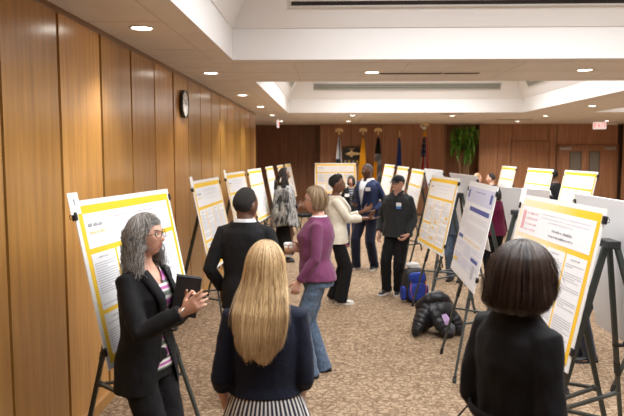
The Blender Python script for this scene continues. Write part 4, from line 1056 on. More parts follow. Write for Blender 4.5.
# ---- 5. woman in patterned poncho
def w_poncho():
    P = person('woman with long black braids in a grey patterned poncho and black skirt', 1.74, (-.87, 11.45, 0), R(-82), 1, SK_BROWN,
        (.10, .25, 1.02), (-.12, .26, 1.06), (0, .9, .2), (0, .9, .2), (-1, 0, 0), (1, 0, 0), head=(0, 0, 0), vox=.009, eyes=True, wide=1.1)
    m = bpy.data.materials.new('patterned_poncho'); m.use_nodes = True; nt = m.node_tree; b = nt.nodes['Principled BSDF']
    mp = mapped(nt, (7, 7, 2.4)); nz = N(nt, 'ShaderNodeTexNoise'); nz.inputs['Scale'].default_value = 2.4; nz.inputs['Detail'].default_value = 3; nz.inputs['Distortion'].default_value = .6; nt.links.new(mp.outputs[0], nz.inputs['Vector'])
    r = ramp(nt, [(.36, (.012, .012, .013)), (.47, (.16, .155, .15)), (.54, (.42, .41, .39)), (.60, (.10, .10, .10)), (.66, (.5, .49, .47))]); nt.links.new(nz.outputs['Fac'], r.inputs['Fac']); nt.links.new(r.outputs[0], b.inputs['Base Color']); b.inputs['Roughness'].default_value = .9
    top_garment(P, 'black_sweater', blk, .95, 1.48, .010, sleeve=(.03, .02), wr=.003)
    bm = bmesh.new(); rings = []
    for i in range(26):
        u = i / 25; z = lerp(1.49, .70, u); ring = []
        for k in range(72):
            a = 2 * math.pi * k / 72; sp = sstep(0, .22, u); rx = lerp(.065, .235, sp) + .07 * u; ry = lerp(.06, .165, sp) + .10 * u
            f = 1 + .05 * u * math.sin(a * 7 + 1) + .03 * u * math.sin(a * 11)
            zz = z - .08 * u * abs(math.sin(a)) ** 2 
            ring.append(Vector((rx * f * math.cos(a), ry * f * math.sin(a) + .01, zz)))
        rings.append(ring)
    ringloft(bm, rings, False); finish('poncho', bm, m, P, .006)
    bm = bmesh.new(); rings = []
    for i in range(12):
        z = lerp(.14, 1.02, i / 11); rings.append(ringz(z, .165 + .05 * (1.02 - z), .13 + .06 * (1.02 - z), 0, 0, 32))
    ringloft(bm, rings, True); wrinkle(bm, .008, (9, 9, 2)); obj('skirt', bm, blk2, P.root, True); shoes(P, shoe_b)
    bmz = mat('black_braids', (.014, .010, .009), .6)
    cap_hair(P, bmz, .020, 40, 84, 118, .006, 3)
    rr = random.Random(5)
    for k in range(22):
        phi = R(rr.uniform(75, 285)); 
        if k % 2: phi = R(rr.uniform(70, 110))
        p0 = P.hM @ Vector((.086 * math.sin(phi), .106 * math.cos(phi), .02)); Lb = rr.uniform(.30, .46); pts = []
        for j in range(14):
            u = j / 13; out = 1 + .45 * sstep(0, .5, u)
            pts.append(Vector((p0.x * out, p0.y * (1 + .75 * sstep(.1, .5, u)) - .02 * u, p0.z - Lb * u)))
        bm = bmesh.new(); tube(bm, pts, [.0105 * (1 + .16 * (j % 2)) for j in range(14)], 7, round_ends=True); obj('braid', bm, bmz, P.root, True)
    r = 0
w_poncho()
# ---- 6. woman in cream blazer
def w_cream():
    P = person('woman with short black hair in a cream blazer, holding out her hands', 1.715, (.075, 8.25, 0), R(-93), 1, SK_BROWN,
        (.10, .42, 1.17), (-.10, .37, 1.25), (.05, 1, .03), (.1, .85, .5), (-.1, 0, 1), (.6, -.3, .6), feet=((.09, .06, -5), (-.09, -.05, 5)),
        head=(-4, 0, 0), vox=.008, wide=1.05, deep=1.12, curlR=(10, 14, 10), curlL=(14, 20, 16), elbow_hint=((.3, -.6, -1), (-.3, -.6, -1)))
    top_garment(P, 'blue_top', fabric('royal_blue_top', (.02, .10, .42)), 1.0, 1.46, .006, sleeves=False, wr=.002)
    top_garment(P, 'blazer', cream, .82, 1.482, .026, .06, sleeve=(.046, .040), sleeve_to=.84, cut=vcut(P, 1.48, 1.12, .07, .06), wr=.008, seed=11)
    lapels(P, cream, .09, 1.44, 1.12, .028)
    trousers(P, blk2, .020, .04, flare=.02); shoes(P, shoe_w, sole_w)
    cap_hair(P, mat('short_black_hair', (.010, .008, .007), .8, noise_amt=.3, nscale=80, bump=.5), .026, 50, 84, 116, .012, 7)
    glasses(P, mat('black_glasses', (.01, .01, .01), .3), .026, .019)
w_cream()
# ---- 7. man in navy suit
def m_navy():
    P = person('tall bald man in a navy suit and open white shirt with a name badge', 1.835, (.635, 10.75, 0), R(142), 0, SK_DARK,
        (.17, .14, 1.07), (-.215, .12, .98), (-.6, .7, -.1), (.3, .5, -.7), (-.2, -.3, 1), (1, 0, 0), feet=((.13, .12, 15), (-.12, -.05, -12)),
        head=(-28, -2, 0), vox=.0085, wide=1.16, deep=1.2, belly=.03, curlR=(20, 30, 20))
    top_garment(P, 'shirt', white_c, .92, 1.505, .010, sleeves=False, wr=.003, cut=lambda c: c.z > 1.45 and c.y > .03 and abs(c.x) < .035)
    top_garment(P, 'jacket', navy_suit, .82, 1.492, .026, .05, sleeve=(.046, .036), cut=vcut(P, 1.48, 1.02, .10, .10), wr=.007, seed=13)
    lapels(P, navy_suit, .12, 1.45, 1.04, .03)
    trousers(P, fabric('navy_trousers', (.008, .011, .030)), .024, .03); shoes(P, shoe_b, sole_w, .175)
    cap_hair(P, mat('shaved_hair', (.035, .020, .014), .8), .0018, 50, 78, 112, .0006, 3)
    badge(P, Vector((-.125, .178, 1.33)), R(14), w=.085, h=.055)
m_navy()
# ---- 8. man in cap
def m_cap():
    P = person('man in a black cap, glasses, charcoal overshirt with name badge and black trousers', 1.70, (.955, 8.83, 0), R(152), 0, SK_PINK,
        (.255, .10, .90), (-.225, .17, .90), (.02, .2, -1), (.5, .45, -.6), (-1, .1, 0), (.6, -.2, .7), feet=((.12, .10, 10), (-.03, .03, -14)),
        head=(-18, 2, 0), vox=.008, wide=1.16, deep=1.20, belly=.03, sh=.180, curlR=(30, 35, 25), curlL=(35, 40, 30))
    top_garment(P, 'overshirt', charcoal, .84, 1.492, .024, .10, sleeve=(.050, .040), wr=.008, seed=17, cut=lambda c: c.z > 1.45 and c.y > .05 and abs(c.x) < .03)
    bm = bmesh.new()  # placket and collar
    pts = [P.bend((0.0, interp(P.torso, z)[1] * P.deep + .036 + interp(P.torso, z)[2] + P.belly * math.exp(-((z - 1.08) / .12) ** 2) * .5, z)) for z in [.86 + .05 * k for k in range(12)]]
    tube(bm, pts, .014, 6, .25, (1, 0, 0)); obj('placket', bm, charcoal, P.root)
    for s in (-1, 1):
        bm = bmesh.new(); tube(bm, [P.bend(p) for p in ((s * .055, -.06, 1.505), (s * .078, .0, 1.50), (s * .062, .055, 1.478), (s * .025, .088, 1.452))], [.020, .024, .026, .020], 8, .4, (0, 0, 1)); obj('collar', bm, charcoal, P.root, True)
    trousers(P, blk2, .022, .05, wr=.008); shoes(P, shoe_b, sole_w, .185, 'sneaker')
    cap_hair(P, mat('dark_brown_hair', (.020, .014, .011), .8, noise_amt=.3, nscale=80, bump=.4), .008, 34, 84, 112, .004, 5)
    # cap
    cm = fabric('cap_black', (.016, .019, .021), .85); bm = bmesh.new(); M = P.hM; nu, nv = 32, 10; grid = []
    for i in range(nu):
        phi = 2 * math.pi * i / nu; col = []
        for j in range(nv + 1):
            al = R(76) * j / nv + .0001; d = Vector((math.sin(al) * math.sin(phi), math.sin(al) * math.cos(phi), math.cos(al))); q = head_point(d); q = Vector((q.x, q.y, max(q.z, .030))) + d * .016
            if q.z > .11: q.z = .11 + (q.z - .11) * .5
            col.append(bm.verts.new(M @ q))
        grid.append(col)
    for i in range(nu):
        a_, b_ = grid[i], grid[(i + 1) % nu]
        for j in range(nv): bm.faces.new((a_[j], a_[j + 1], b_[j + 1], b_[j]))
    bmesh.ops.remove_doubles(bm, verts=bm.verts, dist=.0004); c = finish('cap', bm, cm, P, .003)
    bm = bmesh.new(); g = []
    for j in range(6):
        row = []
        for i in range(15):
            a = R(-62 + 124 * i / 14); rr_ = 1 + .0 * j; row.append(bm.verts.new(M @ Vector((.084 * math.sin(a), .098 * math.cos(a) + j * .013 * math.cos(a * .9), .040 - .0035 * j - .018 * math.sin(a) ** 2))))
        g.append(row)
    for a_, b_ in zip(g, g[1:]):
        for k in range(14): bm.faces.new((a_[k], a_[k + 1], b_[k + 1], b_[k]))
    finish('cap_brim', bm, cm, P, .004, parent=c)
    glasses(P, mat('black_glasses', (.01, .01, .01), .3), .028, .019, .106)
    badge(P, Vector((-.085, .188, 1.31)), R(10), w=.07, h=.085, blue=True)
m_cap()
# ---- 9. woman with lanyard
def w_lanyard():
    P = person('woman with dark hair and striped top, between the cream blazer and navy suit', 1.53, (.44, 13.4, 0), R(176), 1, SK_LIGHT,
        (.21, .06, .92), (-.21, .06, .92), head=(-14, 0, 0), vox=.009, wide=1.1, **HN)
    top_garment(P, 'striped_top', stripes_mat('dark_striped_top', [(0, (.012, .014, .02)), (.7, (.3, .32, .36))], 18), .90, 1.45, .006, sleeves=False, wr=0)
    top_garment(P, 'jacket', blk, .82, 1.48, .022, .04, sleeve=(.04, .03), cut=vcut(P, 1.48, 1.0, .07, .06), wr=.004)
    trousers(P, fabric('navy_slacks', (.010, .018, .06)), .018, .03); shoes(P, mat('maroon_shoe', (.16, .01, .04), .5))
    hm = hair_mat('dark_hair', (.012, .008, .007), (.07, .045, .035), .4)
    def L(phi):
        c = math.cos(phi); return .12 + .05 * sstep(.95, .75, c) if c > .75 else .29
    S = dict(length=L, fall=[(0, 1, 1, 0), (.1, 1.1, .95, 0), (.2, 1.25, 1.0, -.01)], wave=.004, wavelen=.12, rad=(.087, .107, .125), amax=88)
    make_hair(P, S, hm, 300, 3, .003)
    glasses(P, mat('black_glasses', (.01, .01, .01), .3)); badge(P, Vector((.10, .165, 1.27)), 0, w=.11, h=.075)
w_lanyard()
# ---- 10. dark-haired woman, right foreground, from behind
def w_bob():
    P = person('woman with a dark bob and black coat, facing the large gold and cream poster', 1.715, (.665, 2.18, 0), R(-60), 1, SK_LIGHT,
        (.14, .14, .92), (-.145, .10, .90), (.0, .3, -1), (0, .3, -1), (-1, 0, 0), (1, 0, 0), head=(16, -6, 0), vox=.007, drop=.035, wide=.96, sh=.136, deep=1.0)
    top_garment(P, 'coat', blk, .50, 1.53, .016, .02, sleeve=(.036, .032), wr=.009, seed=23, vox=.0085, wscale=(10, 10, 6))
    bm = bmesh.new(); ring = [P.bend(v) for v in ringz(1.09, .176, .136, 0, .0, 40)]; tube(bm, ring + [ring[0]], .020, 6, .3, (0, 0, 1)); obj('belt', bm, blk, P.root)
    bm = bmesh.new(); tube(bm, [Vector(p) for p in ((-.17, .02, 1.09), (-.23, -.02, 1.03), (-.27, -.05, .96), (-.28, -.05, .93))], [.004, .004, .004, .006], 6); obj('belt_tie', bm, blk, P.root)
    trousers(P, blk2, .018, .03); shoes(P, shoe_b)
    hm = hair_mat('dark_bob_hair', (.009, .0055, .0045), (.060, .036, .027), .26)
    def L(phi):
        c = math.cos(phi)
        if c > .72: return .15 + .04 * sstep(.95, .72, c)
        return .27 + .04 * sstep(.5, -.6, c)
    S = dict(length=L, fall=[(0, 1.0, 1.0, 0), (.05, 1.06, 1.01, -.002), (.10, 1.10, 1.0, -.004), (.145, 1.02, .90, -.002), (.19, .88, .72, 0)], wave=.0015, wavelen=.2, ragged=.05, drift=.05, rad=(.114, .130, .136), amax=88, off=(0, -.004, 0))
    make_hair(P, S, hm, 2600, 12, .0013, pts=16)
    badge(P, Vector((.265, .17, 1.03)), R(-60), w=.075, h=.11)
w_bob()
# ---- 11.. background people
def bystander(label, H, loc, rz, fem, skin, top, top_name, legs, hair_m, long_hair=False, head=(0, 0, 0), bend=0.0, seed=1):
    P = person(label, H, loc, rz, fem, skin, (.24, .05, .88), (-.24, .05, .88), head=head, vox=.011, bend=bend, eyes=True, wide=1.08, **HN)
    top_garment(P, top_name, top, .84, 1.485, .020, .03, sleeve=(.04, .03), wr=.005, seed=seed); trousers(P, legs, .018, .03); shoes(P, shoe_b)
    if long_hair:
        S = dict(length=lambda phi: .13 + .04 * sstep(.95, .7, math.cos(phi)) if math.cos(phi) > .7 else .30, fall=[(0, 1, 1, 0), (.1, 1.1, .95, 0), (.2, 1.25, 1.0, -.01)], wave=.004, wavelen=.12, rad=(.087, .107, .125), amax=88)
        make_hair(P, S, hair_m, 260, seed, .003)
    else: cap_hair(P, hair_m, .014, 44, 80, 114, .006, seed)
    return P
dk = hair_mat('dark_hair_far', (.012, .008, .007), (.06, .04, .03), .45); dks = mat('short_dark_hair', (.014, .010, .008), .8); bl = hair_mat('light_hair_far', (.30, .17, .08), (.66, .46, .27), .45)
bystander('person in black bending behind the far yellow-bordered poster, mostly hidden', 1.72, (4.30, 11.75, 0), R(60), 0, SK_BROWN, blk, 'black_top', blk2, dks, bend=.22, seed=31)
bystander('person in a burgundy top between the blue bar poster and white board back', 1.50, (2.58, 9.75, 0), R(20), 1, SK_LIGHT, fabric('burgundy_top', (.13, .006, .045)), 'burgundy_top', blk2, dk, True, seed=32)
bystander('person with light hair whose head shows above the white board backs', 1.59, (3.08, 13.2, 0), R(-70), 1, SK_PINK, cream, 'pale_top', blk2, bl, False, seed=33)
bystander('person with dark hair whose head shows above the white board backs', 1.58, (3.46, 13.5, 0), R(60), 0, SK_LIGHT, blk, 'dark_top', blk2, dks, seed=34)
bystander('person whose sneaker and dark trousers show under the large poster at right', 1.56, (2.50, 6.0, 0), R(96), 0, SK_LIGHT, navy_knit, 'navy_top', fabric('dark_jeans', (.018, .025, .045)), dks, seed=35)
bystander('person in a denim outfit half hidden behind the poster with yellow figures', 1.52, (1.98, 9.75, 0), R(150), 1, SK_LIGHT, jean, 'denim_shirt', jean, dk, True, seed=36)

# ------------------------------------------------------------------ wall clock
e = empty('wall_clock', (WL + .024, 7.52, 2.60), R(90), 'round black-rimmed white clock high on the left wood wall', 'clock')
def disc(bm, r, y0, y1, n=40, mi=0, r1=None):
    rings = [[Vector((rr_ * math.cos(2 * math.pi * k / n), y, rr_ * math.sin(2 * math.pi * k / n))) for k in range(n)] for rr_, y in ((r, y0), (r1 or r, y1))]
    ringloft(bm, rings, True, mi)
bm = bmesh.new(); n = 40; prof = [(.165, 0), (.170, -.006), (.170, -.038), (.166, -.045), (.160, -.045), (.157, -.036)]
rings = [[Vector((r * math.cos(2 * math.pi * k / n), y, r * math.sin(2 * math.pi * k / n))) for k in range(n)] for r, y in prof]; ringloft(bm, rings, False); obj('rim', bm, mat('clock_rim', (.012, .012, .013), .3), e, True)
bm = bmesh.new(); disc(bm, .158, 0, -.036); obj('dial', bm, mat('clock_dial', (.82, .82, .80), .5), e)
bm = bmesh.new()
for k in range(60):
    a = k * math.pi / 30; L0 = .125 if k % 5 == 0 else .140; bar(bm, (L0 * math.sin(a), -.037, L0 * math.cos(a)), (.150 * math.sin(a), -.037, .150 * math.cos(a)), .006 if k % 5 == 0 else .002, .002, (0, 1, 0))
obj('minute_marks', bm, clip_m, e)
def text_mesh(name, txt, size, m, parent, loc, rot, depth=.001):
    cu = bpy.data.curves.new(name, 'FONT'); cu.body = txt; cu.size = size; cu.align_x = 'CENTER'; cu.align_y = 'CENTER'; cu.extrude = depth
    o = bpy.data.objects.new(name, cu); COL.objects.link(o); dg = bpy.context.evaluated_depsgraph_get(); me = bpy.data.meshes.new_from_object(o.evaluated_get(dg)); bpy.data.objects.remove(o)
    o = link(name, me, None, parent); me.materials.clear(); me.materials.append(m); o.location = loc; o.rotation_euler = rot; return o
for h in range(1, 13):
    a = h * math.pi / 6; text_mesh('numeral', str(h), .036, clip_m, e, (.105 * math.sin(a), -.037, .105 * math.cos(a)), (R(90), 0, 0), .0005)
for ang, L0, w in ((-52, .08, .010), (60, .12, .007)):
    bm = bmesh.new(); a = R(ang); bar(bm, (-.02 * math.sin(a), -.040, -.02 * math.cos(a)), (L0 * math.sin(a), -.040, L0 * math.cos(a)), w, .002, (0, 1, 0)); obj('hand', bm, clip_m, e)
# ------------------------------------------------------------------ exit signs
red = mat('exit_red', (.75, .03, .03), .5, emis=(1, .05, .04), estr=.8); signw = mat('exit_panel', (.85, .85, .85), .5, emis=(1, .93, .9), estr=.55)
def exit_sign(loc, rz, label):
    e = empty('exit_sign', loc, rz, label, 'exit sign')
    bm = bmesh.new(); box(bm, (-.19, -.03, -.215), (.19, .03, -.015)); bevel_all(bm, .006, 1); obj('housing', bm, signw, e)
    bm = bmesh.new(); tube(bm, [(0, 0, -.02), (0, 0, 0)], .02, 10); box(bm, (-.08, -.04, -.008), (.08, .04, 0)); obj('mount', bm, vent_w, e)
    text_mesh('lettering', 'EXIT', .19, red, e, (0, -.0315, -.115), (R(90), 0, 0)); text_mesh('lettering', 'EXIT', .19, red, e, (0, .0315, -.115), (R(90), 0, R(180)))
    return e
exit_sign((8.05, 19.0, CH), 0, 'lit red and white EXIT sign hanging before the double doors')
exit_sign((-1.50, 17.6, CH), R(93), 'small EXIT sign seen almost edge-on above the left recess')
e = empty('emergency_light', (8.45, 19.2, CH), 0, 'small white ceiling fixture beside the exit sign over the double doors', 'light fixture')
bm = bmesh.new(); tube(bm, [(-.2, 0, -.05), (.2, 0, -.05)], .03, 10, round_ends=True); obj('fixture_body', bm, vent_w, e)
bm = bmesh.new(); tube(bm, [(0, 0, -.05), (0, 0, 0)], .02, 8); obj('mount', bm, vent_w, e)
e = empty('ceiling_fixture', (2.78, 19.4, CH), 0, 'tiny white bullet spotlight on the far ceiling by the striped flag', 'spotlight')
bm = bmesh.new(); tube(bm, [(0, .05, -.10), (.10, -.10, -.17)], [.04, .06], 12); obj('lamp_head', bm, vent_w, e); bm = bmesh.new(); tube(bm, [(0, .02, -.10), (0, .02, 0)], .015, 8); obj('stem', bm, vent_w, e)
# ------------------------------------------------------------------ flags
pole_m = mat('flag_pole_oak', (.25, .13, .05), .4); gold_f = mat('gold_finial', (.85, .68, .36), .4, .5); fringe = mat('gold_fringe', (.78, .50, .08), .7)
def flag_cloth(top, bottom, w0, w1, ymid, seed, colour_fn, mats, nu=46, nv=40):
    bm = bmesh.new(); grid = []
    for j in range(nv + 1):
        v = j / nv; z = lerp(top, bottom, v); w = lerp(w0, w1, v ** .8); row = []
        for i in range(nu + 1):
            u = i / nu; a = u * math.pi * 5 + seed + .8 * math.sin(v * 3 + seed)
            x = (u - .5) * w * .9 + .14 * w * math.sin(a * 1.0 + 1.1); y = (.06 + .04 * v) * math.cos(a) * (w / .35 + .25)
            row.append(bm.verts.new((x, y, z - .05 * abs(u - .4) * v)))
        grid.append(row)
    for j in range(nv):
        for i in range(nu):
            f = bm.faces.new((grid[j][i], grid[j][i + 1], grid[j + 1][i + 1], grid[j + 1][i])); f.material_index = colour_fn((i + .5) / nu, (j + .5) / nv); f.smooth = True
    return bm
def flag(x, label, mats, fn, top=2.55, eagle=True, w1=.30, seed=0., polez=2.62):
    w1 *= 1.05
    e = empty('flag', (x - .05, 19.55, 0), 0, label, 'flag', None)
    bm = bmesh.new(); tube(bm, [(0, 0, .02), (0, 0, polez)], .016, 12); obj('pole', bm, pole_m, e, True)
    bm = bmesh.new(); tube(bm, [(0, 0, 0), (0, 0, .03), (0, 0, .06), (0, 0, .16)], [.17, .16, .06, .03], 24); obj('base', bm, gold_f, e, True)
    bm = bmesh.new(); tube(bm, [(0, 0, polez - .02), (0, 0, polez + .04)], .026, 12); ellipsoid(bm, (0, 0, polez + .055), (.026, .026, .022))
    if eagle:
        tube(bm, [(0, 0, polez + .07), (0, .01, polez + .13), (0, -.01, polez + .18), (0, -.045, polez + .185)], [.02, .034, .018, .006], 10)
        for s in (-1, 1): tube(bm, [(s * .01, .01, polez + .12), (s * .05, .01, polez + .15), (s * .09, .01, polez + .12), (s * .10, .01, polez + .06)], [.03, .05, .045, .015], 8, .4, (0, 0, 1))
    else: tube(bm, [(0, 0, polez + .06), (0, 0, polez + .10), (0, 0, polez + .20)], [.012, .026, .003], 10, .5, (1, 0, 0))
    obj('finial', bm, gold_f, e, True)
    c = obj('cloth', flag_cloth(top, .95, .06, w1, 0, seed, fn, mats), mats, e, True); c.location = (.0, -.03, 0)
    c.modifiers.new('t', 'SOLIDIFY').thickness = .003
    return e
fw_ = mat('flag_white', (.60, .60, .62), .8); fk = mat('flag_black', (.015, .015, .02), .8); fg = mat('flag_gold', (.85, .48, .02), .8); fb = mat('flag_blue', (.03, .10, .42), .8); fr = mat('flag_red', (.55, .03, .04), .8); fgr = mat('flag_grey', (.22, .23, .25), .8); fn_ = mat('flag_navy', (.02, .03, .13), .8)
flag(.30, 'black and white flag on a pole, leftmost of the flags, beside the gold-marked plaque', [fw_, fk, fgr], lambda u, v: 0 if (v < .42 and u < .6) else (1 if u < .75 else 0), 2.52, True, .34, .3)
flag(1.05, 'plain gold flag on a pole between the dark plaque and the grey flag', [fg], lambda u, v: 0, 2.50, True, .36, 1.2)
flag(1.52, 'black, grey and gold flag on a pole right of the plain gold flag', [fk, fgr, fg, fw_], lambda u, v: 0 if v < .32 else (2 if v > .48 and u < .5 else (1 if (u * 3 + v * 4) % 1 < .7 else 3)), 2.52, True, .38, 2.1)
flag(2.18, 'dark blue flag on a pole with a spear-shaped finial', [fb], lambda u, v: 0, 2.50, False, .26, .7, 2.55)
def us(u, v):
    if v < .45 and u < .62: return 3 if (int(u * 22) % 3 == 0 and int(v * 30) % 3 == 0) else 2
    return 0 if int(u * 9) % 2 == 0 else 1
flag(2.97, 'red, white and blue striped flag with gold fringe, rightmost of the flags', [fr, fw_, fn_, fw_, fg], lambda u, v: 4 if (u < .05 or v < .10 or (.40 < u < .45)) else us(u, v), 2.72, True, .42, 1.7, 2.80)
# ------------------------------------------------------------------ dark plaque with a gold emblem, on the back wall below the flags
e = empty('wall_plaque', (.72, 20.17, 1.70), 0, 'dark wooden wall plaque with a long gold emblem behind the flags', 'plaque')
bm = bmesh.new(); box(bm, (-.36, -.035, 0), (.36, 0, .55)); bevel_all(bm, .006, 1); obj('backboard', bm, mat('plaque_black', (.010, .008, .007), .35), e)
bm = bmesh.new()
for q in (((-.36, -.05, .50), (.36, -.03, .53)), ((-.33, -.048, .10), (.33, -.034, .115)), ((-.36, -.05, .0), (.36, -.03, .02)), ((-.36, -.05, 0), (-.34, -.03, .53)), ((.34, -.05, 0), (.36, -.03, .53))): box(bm, *q)
obj('edging', bm, mat('plaque_wood_edge', (.16, .07, .02), .4), e)
bm = bmesh.new(); tube(bm, [(-.27, -.045, .30), (-.16, -.045, .305), (-.05, -.045, .31), (.08, -.045, .31), (.20, -.045, .305), (.31, -.045, .30)], [.012, .055, .060, .045, .03, .004], 16, .3, (0, 0, 1)); ellipsoid(bm, (-.06, -.05, .31), (.055, .02, .12)); ellipsoid(bm, (-.06, -.05, .46), (.10, .012, .014)); obj('emblem', bm, gold_f, e, True)
for k in range(5):
    bm = bmesh.new(); x = -.26 + .13 * k; box(bm, (x - .035, -.055, .02), (x + .035, -.03, .095)); obj('name_plate', bm, brass if k % 2 else steel, e)
# ------------------------------------------------------------------ tall plant in the alcove
e = empty('potted_plant', (4.18, 19.75, 0), 0, 'tall green plant with long drooping leaves on thin canes against the back wall', 'plant')
bm = bmesh.new(); tube(bm, [(0, 0, 0), (0, 0, .04), (0, 0, .36), (0, 0, .40)], [.15, .16, .20, .21], 24); obj('pot', bm, mat('plant_pot', (.05, .045, .04), .5), e, True)
rr = random.Random(3); cane = mat('plant_cane', (.30, .22, .12), .8); leaf_m = mat('plant_leaf', (.10, .27, .03), .45, noise_amt=.5, nscale=6)
tips = []
for dx, dy, h, bx_ in ((-.05, 0, 3.0, -.20), (.02, .04, 3.0, .0), (.07, -.03, 3.0, .24), (-.02, -.05, 2.75, -.30), (.04, .0, 2.55, .12)):
    bm = bmesh.new(); pts = [Vector((dx + bx_ * u ** 1.5, dy, lerp(.34, h - .15, u))) for u in [k / 8 for k in range(9)]]; tube(bm, pts, .014, 8); obj('cane', bm, cane, e, True); tips.append((pts[-1], pts[-3]))
bm = bmesh.new()
for tip, low in tips:
    for k in range(62):
        p0 = low.lerp(tip, rr.uniform(0.0, 1.0)) + Vector((rr.uniform(-.12, .12), rr.uniform(-.08, .08), rr.uniform(-.10, .15))); a = rr.uniform(0, 6.28); L = rr.uniform(.20, .32); w = rr.uniform(.028, .048); d = Vector((math.cos(a), math.sin(a) * .6, 0)); prev = None
        p0.z = min(p0.z, 2.86)
        for j in range(7):
            u = j / 6; p = p0 + d * L * .62 * (u - .25 * u * u) + Vector((0, 0, L * (.28 * u - 1.25 * u * u))); s = d.cross(Vector((0, 0, 1))).normalized() * w * math.sin(math.pi * min(1, .12 + u * .9)) ; p.z = min(p.z, 2.93)
            cur = [bm.verts.new(p - s), bm.verts.new(p + Vector((0, 0, -.008))), bm.verts.new(p + s)]
            if prev:
                for i in (0, 1): bm.faces.new((prev[i], prev[i + 1], cur[i + 1], cur[i]))
            prev = cur
me = bpy.data.meshes.new('foliage'); bm.to_mesh(me); bm.free(); link('foliage', me, leaf_m, e)
# ------------------------------------------------------------------ black chair by the left recess
e = empty('stacking_chair', (-.66, 15.55, 0), R(-60), 'black upholstered chair with thin metal legs beyond the woman in the poncho', 'chair')
bm = bmesh.new(); box(bm, (-.23, -.22, .43), (.23, .22, .50)); bevel_all(bm, .02, 2); obj('seat', bm, blk2, e)
bm = bmesh.new(); box(bm, (-.23, .20, .55), (.23, .25, 1.12)); bevel_all(bm, .02, 2); obj('backrest', bm, blk2, e)
for sx_ in (-1, 1):
    for sy_ in (-1, 1):
        bm = bmesh.new(); tube(bm, [(sx_ * .21, sy_ * .20, .45 if sy_ < 0 else .60), (sx_ * .23, sy_ * .25, 0)], .012, 8); obj('leg', bm, easel_m, e)
# ------------------------------------------------------------------ backpack
e = empty('backpack', (1.13, 8.33, 0), R(18), 'blue backpack with black trim standing on the carpet beside an easel', 'backpack')
bl_m = mat('backpack_blue', (.006, .035, .30), .6, noise_amt=.5, nscale=14); bk_m = mat('backpack_black', (.012, .012, .014), .6)
def soft_box(c, r, p=3.2, n=28, m_=18):
    b_ = bmesh.new(); rings = []
    for i in range(m_ + 1):
        a = -math.pi / 2 + math.pi * (i + .02) / (m_ + .04); ring = []
        for k in range(n):
            t = 2 * math.pi * k / n; sg = lambda v, e_: math.copysign(abs(v) ** e_, v)
            ring.append(Vector((c[0] + r[0] * sg(math.cos(a), 2 / p) * sg(math.cos(t), 2 / p), c[1] + r[1] * sg(math.cos(a), 2 / p) * sg(math.sin(t), 2 / p), c[2] + r[2] * sg(math.sin(a), 2 / p))))
        rings.append(ring)
    ringloft(b_, rings); return b_
b_ = soft_box((0, 0, .235), (.165, .10, .235)); wrinkle(b_, .008, (9, 9, 9)); obj('main_body', b_, bk_m, e, True)
b_ = soft_box((0, -.105, .16), (.125, .045, .125)); wrinkle(b_, .006, (12, 12, 12)); p_ = obj('front_pocket', b_, bl_m, e, True)
b_ = soft_box((0, -.085, .345), (.12, .035, .075)); obj('upper_pocket', b_, bl_m, e, True)
for s in (-1, 1):
    b_ = soft_box((s * .165, -.01, .13), (.030, .06, .10)); obj('side_pocket', b_, bl_m, e, True)
    bm = bmesh.new(); tube(bm, [(s * .07, .09, .44), (s * .10, .15, .36), (s * .11, .16, .2), (s * .12, .10, .06)], .022, 8, .3, (1, 0, 0)); obj('shoulder_strap', bm, bk_m, e, True)
    bm = bmesh.new(); tube(bm, [(s * .10, -.128, .30), (s * .12, -.142, .2), (s * .08, -.15, .05)], .006, 6); obj('piping', bm, mat('backpack_trim', (.45, .10, .04), .5), e, True)
bm = bmesh.new(); tube(bm, [(-.04, .04, .465), (-.03, .04, .50), (.03, .04, .50), (.04, .04, .465)], .008, 8); obj('grab_loop', bm, bk_m, e, True)
e = empty('white_hat', (1.12, 8.37, .468), 0, 'crumpled pale knit hat lying on top of the blue backpack', 'hat')
b_ = soft_box((0, 0, .030), (.095, .065, .036), 2.2); wrinkle(b_, .018, (16, 16, 16)); obj('crown', b_, mat('pale_knit', (.55, .55, .54), .9), e, True)
b_ = soft_box((0, 0, .008), (.105, .07, .014), 2.4); wrinkle(b_, .008, (14, 14, 14)); obj('cuff', b_, mat('pale_knit', (.55, .55, .54), .9), e, True)
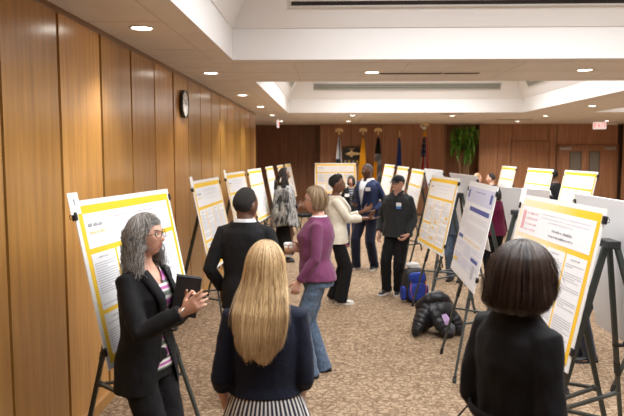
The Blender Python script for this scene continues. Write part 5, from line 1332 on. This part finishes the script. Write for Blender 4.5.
# ------------------------------------------------------------------ black puffer coat heap
e = empty('puffer_coat', (1.17, 6.86, 0), R(10), 'black puffer coat heaped on the carpet with a pale purple tag', 'coat')
pf = mat('puffer_black', (.010, .010, .013), .42, spec=.4)
def puffy(path, rads, name, flat=.8, seed=0, ribs=9, amp=.07):
    b_ = bmesh.new(); P_ = [Vector(p) for p in path]; pts = []; rad = []; N_ = ribs * 6
    for k in range(N_ + 1):
        u = k / N_ * (len(P_) - 1); i = min(int(u), len(P_) - 2); t = u - i
        a_, c_ = P_[max(i - 1, 0)], P_[min(i + 2, len(P_) - 1)]
        p = .5 * ((2 * P_[i]) + (P_[i + 1] - a_) * t + (2 * a_ - 5 * P_[i] + 4 * P_[i + 1] - c_) * t * t + (-a_ + 3 * P_[i] - 3 * P_[i + 1] + c_) * t ** 3)
        pts.append(p); rad.append(lerp(rads[i], rads[i + 1], t) * (1 - amp + amp * 1.3 * abs(math.sin(math.pi * ribs * k / N_))))
    tube(b_, pts, rad, 22, flat, round_ends=True); wrinkle(b_, .010, (13, 13, 13), seed); 
    for v in b_.verts: v.co.z = max(v.co.z, .002)
    return obj(name, b_, pf, e, True)
puffy([(-.12, .06, .10), (-.06, .02, .22), (.06, .0, .24), (.16, .02, .14)], [.12, .17, .18, .12], 'coat_body', .9, 1, 6)
puffy([(-.17, .05, .30), (-.06, -.02, .40), (.06, -.03, .40), (.16, .04, .28), (.19, .1, .15)], [.06, .075, .08, .07, .06], 'hood', .9, 2, 8)
puffy([(-.10, -.04, .30), (-.18, -.08, .20), (-.24, -.12, .11), (-.27, -.15, .065)], [.085, .080, .070, .055], 'sleeve', .9, 3, 7)
puffy([(-.04, -.12, .24), (.0, -.18, .14), (.05, -.22, .07), (.09, -.24, .055)], [.08, .080, .070, .050], 'sleeve', .9, 4, 6)
puffy([(.14, -.06, .26), (.20, -.10, .16), (.22, -.14, .08), (.22, -.16, .06)], [.075, .080, .070, .06], 'front_panel', .9, 5, 5)
bm = bmesh.new(); tube(bm, [(.03, -.20, .26), (.05, -.24, .20), (.06, -.25, .16)], [.03, .038, .032], 8, .2, (1, 0, 0)); obj('fabric_tag', bm, mat('tag_lilac', (.42, .28, .50), .7), e)
b_ = soft_box((.10, -.17, .08), (.07, .05, .075), 2.4); wrinkle(b_, .01, (14, 14, 14)); obj('lining', b_, mat('lining_grey', (.10, .10, .11), .7), e, True)
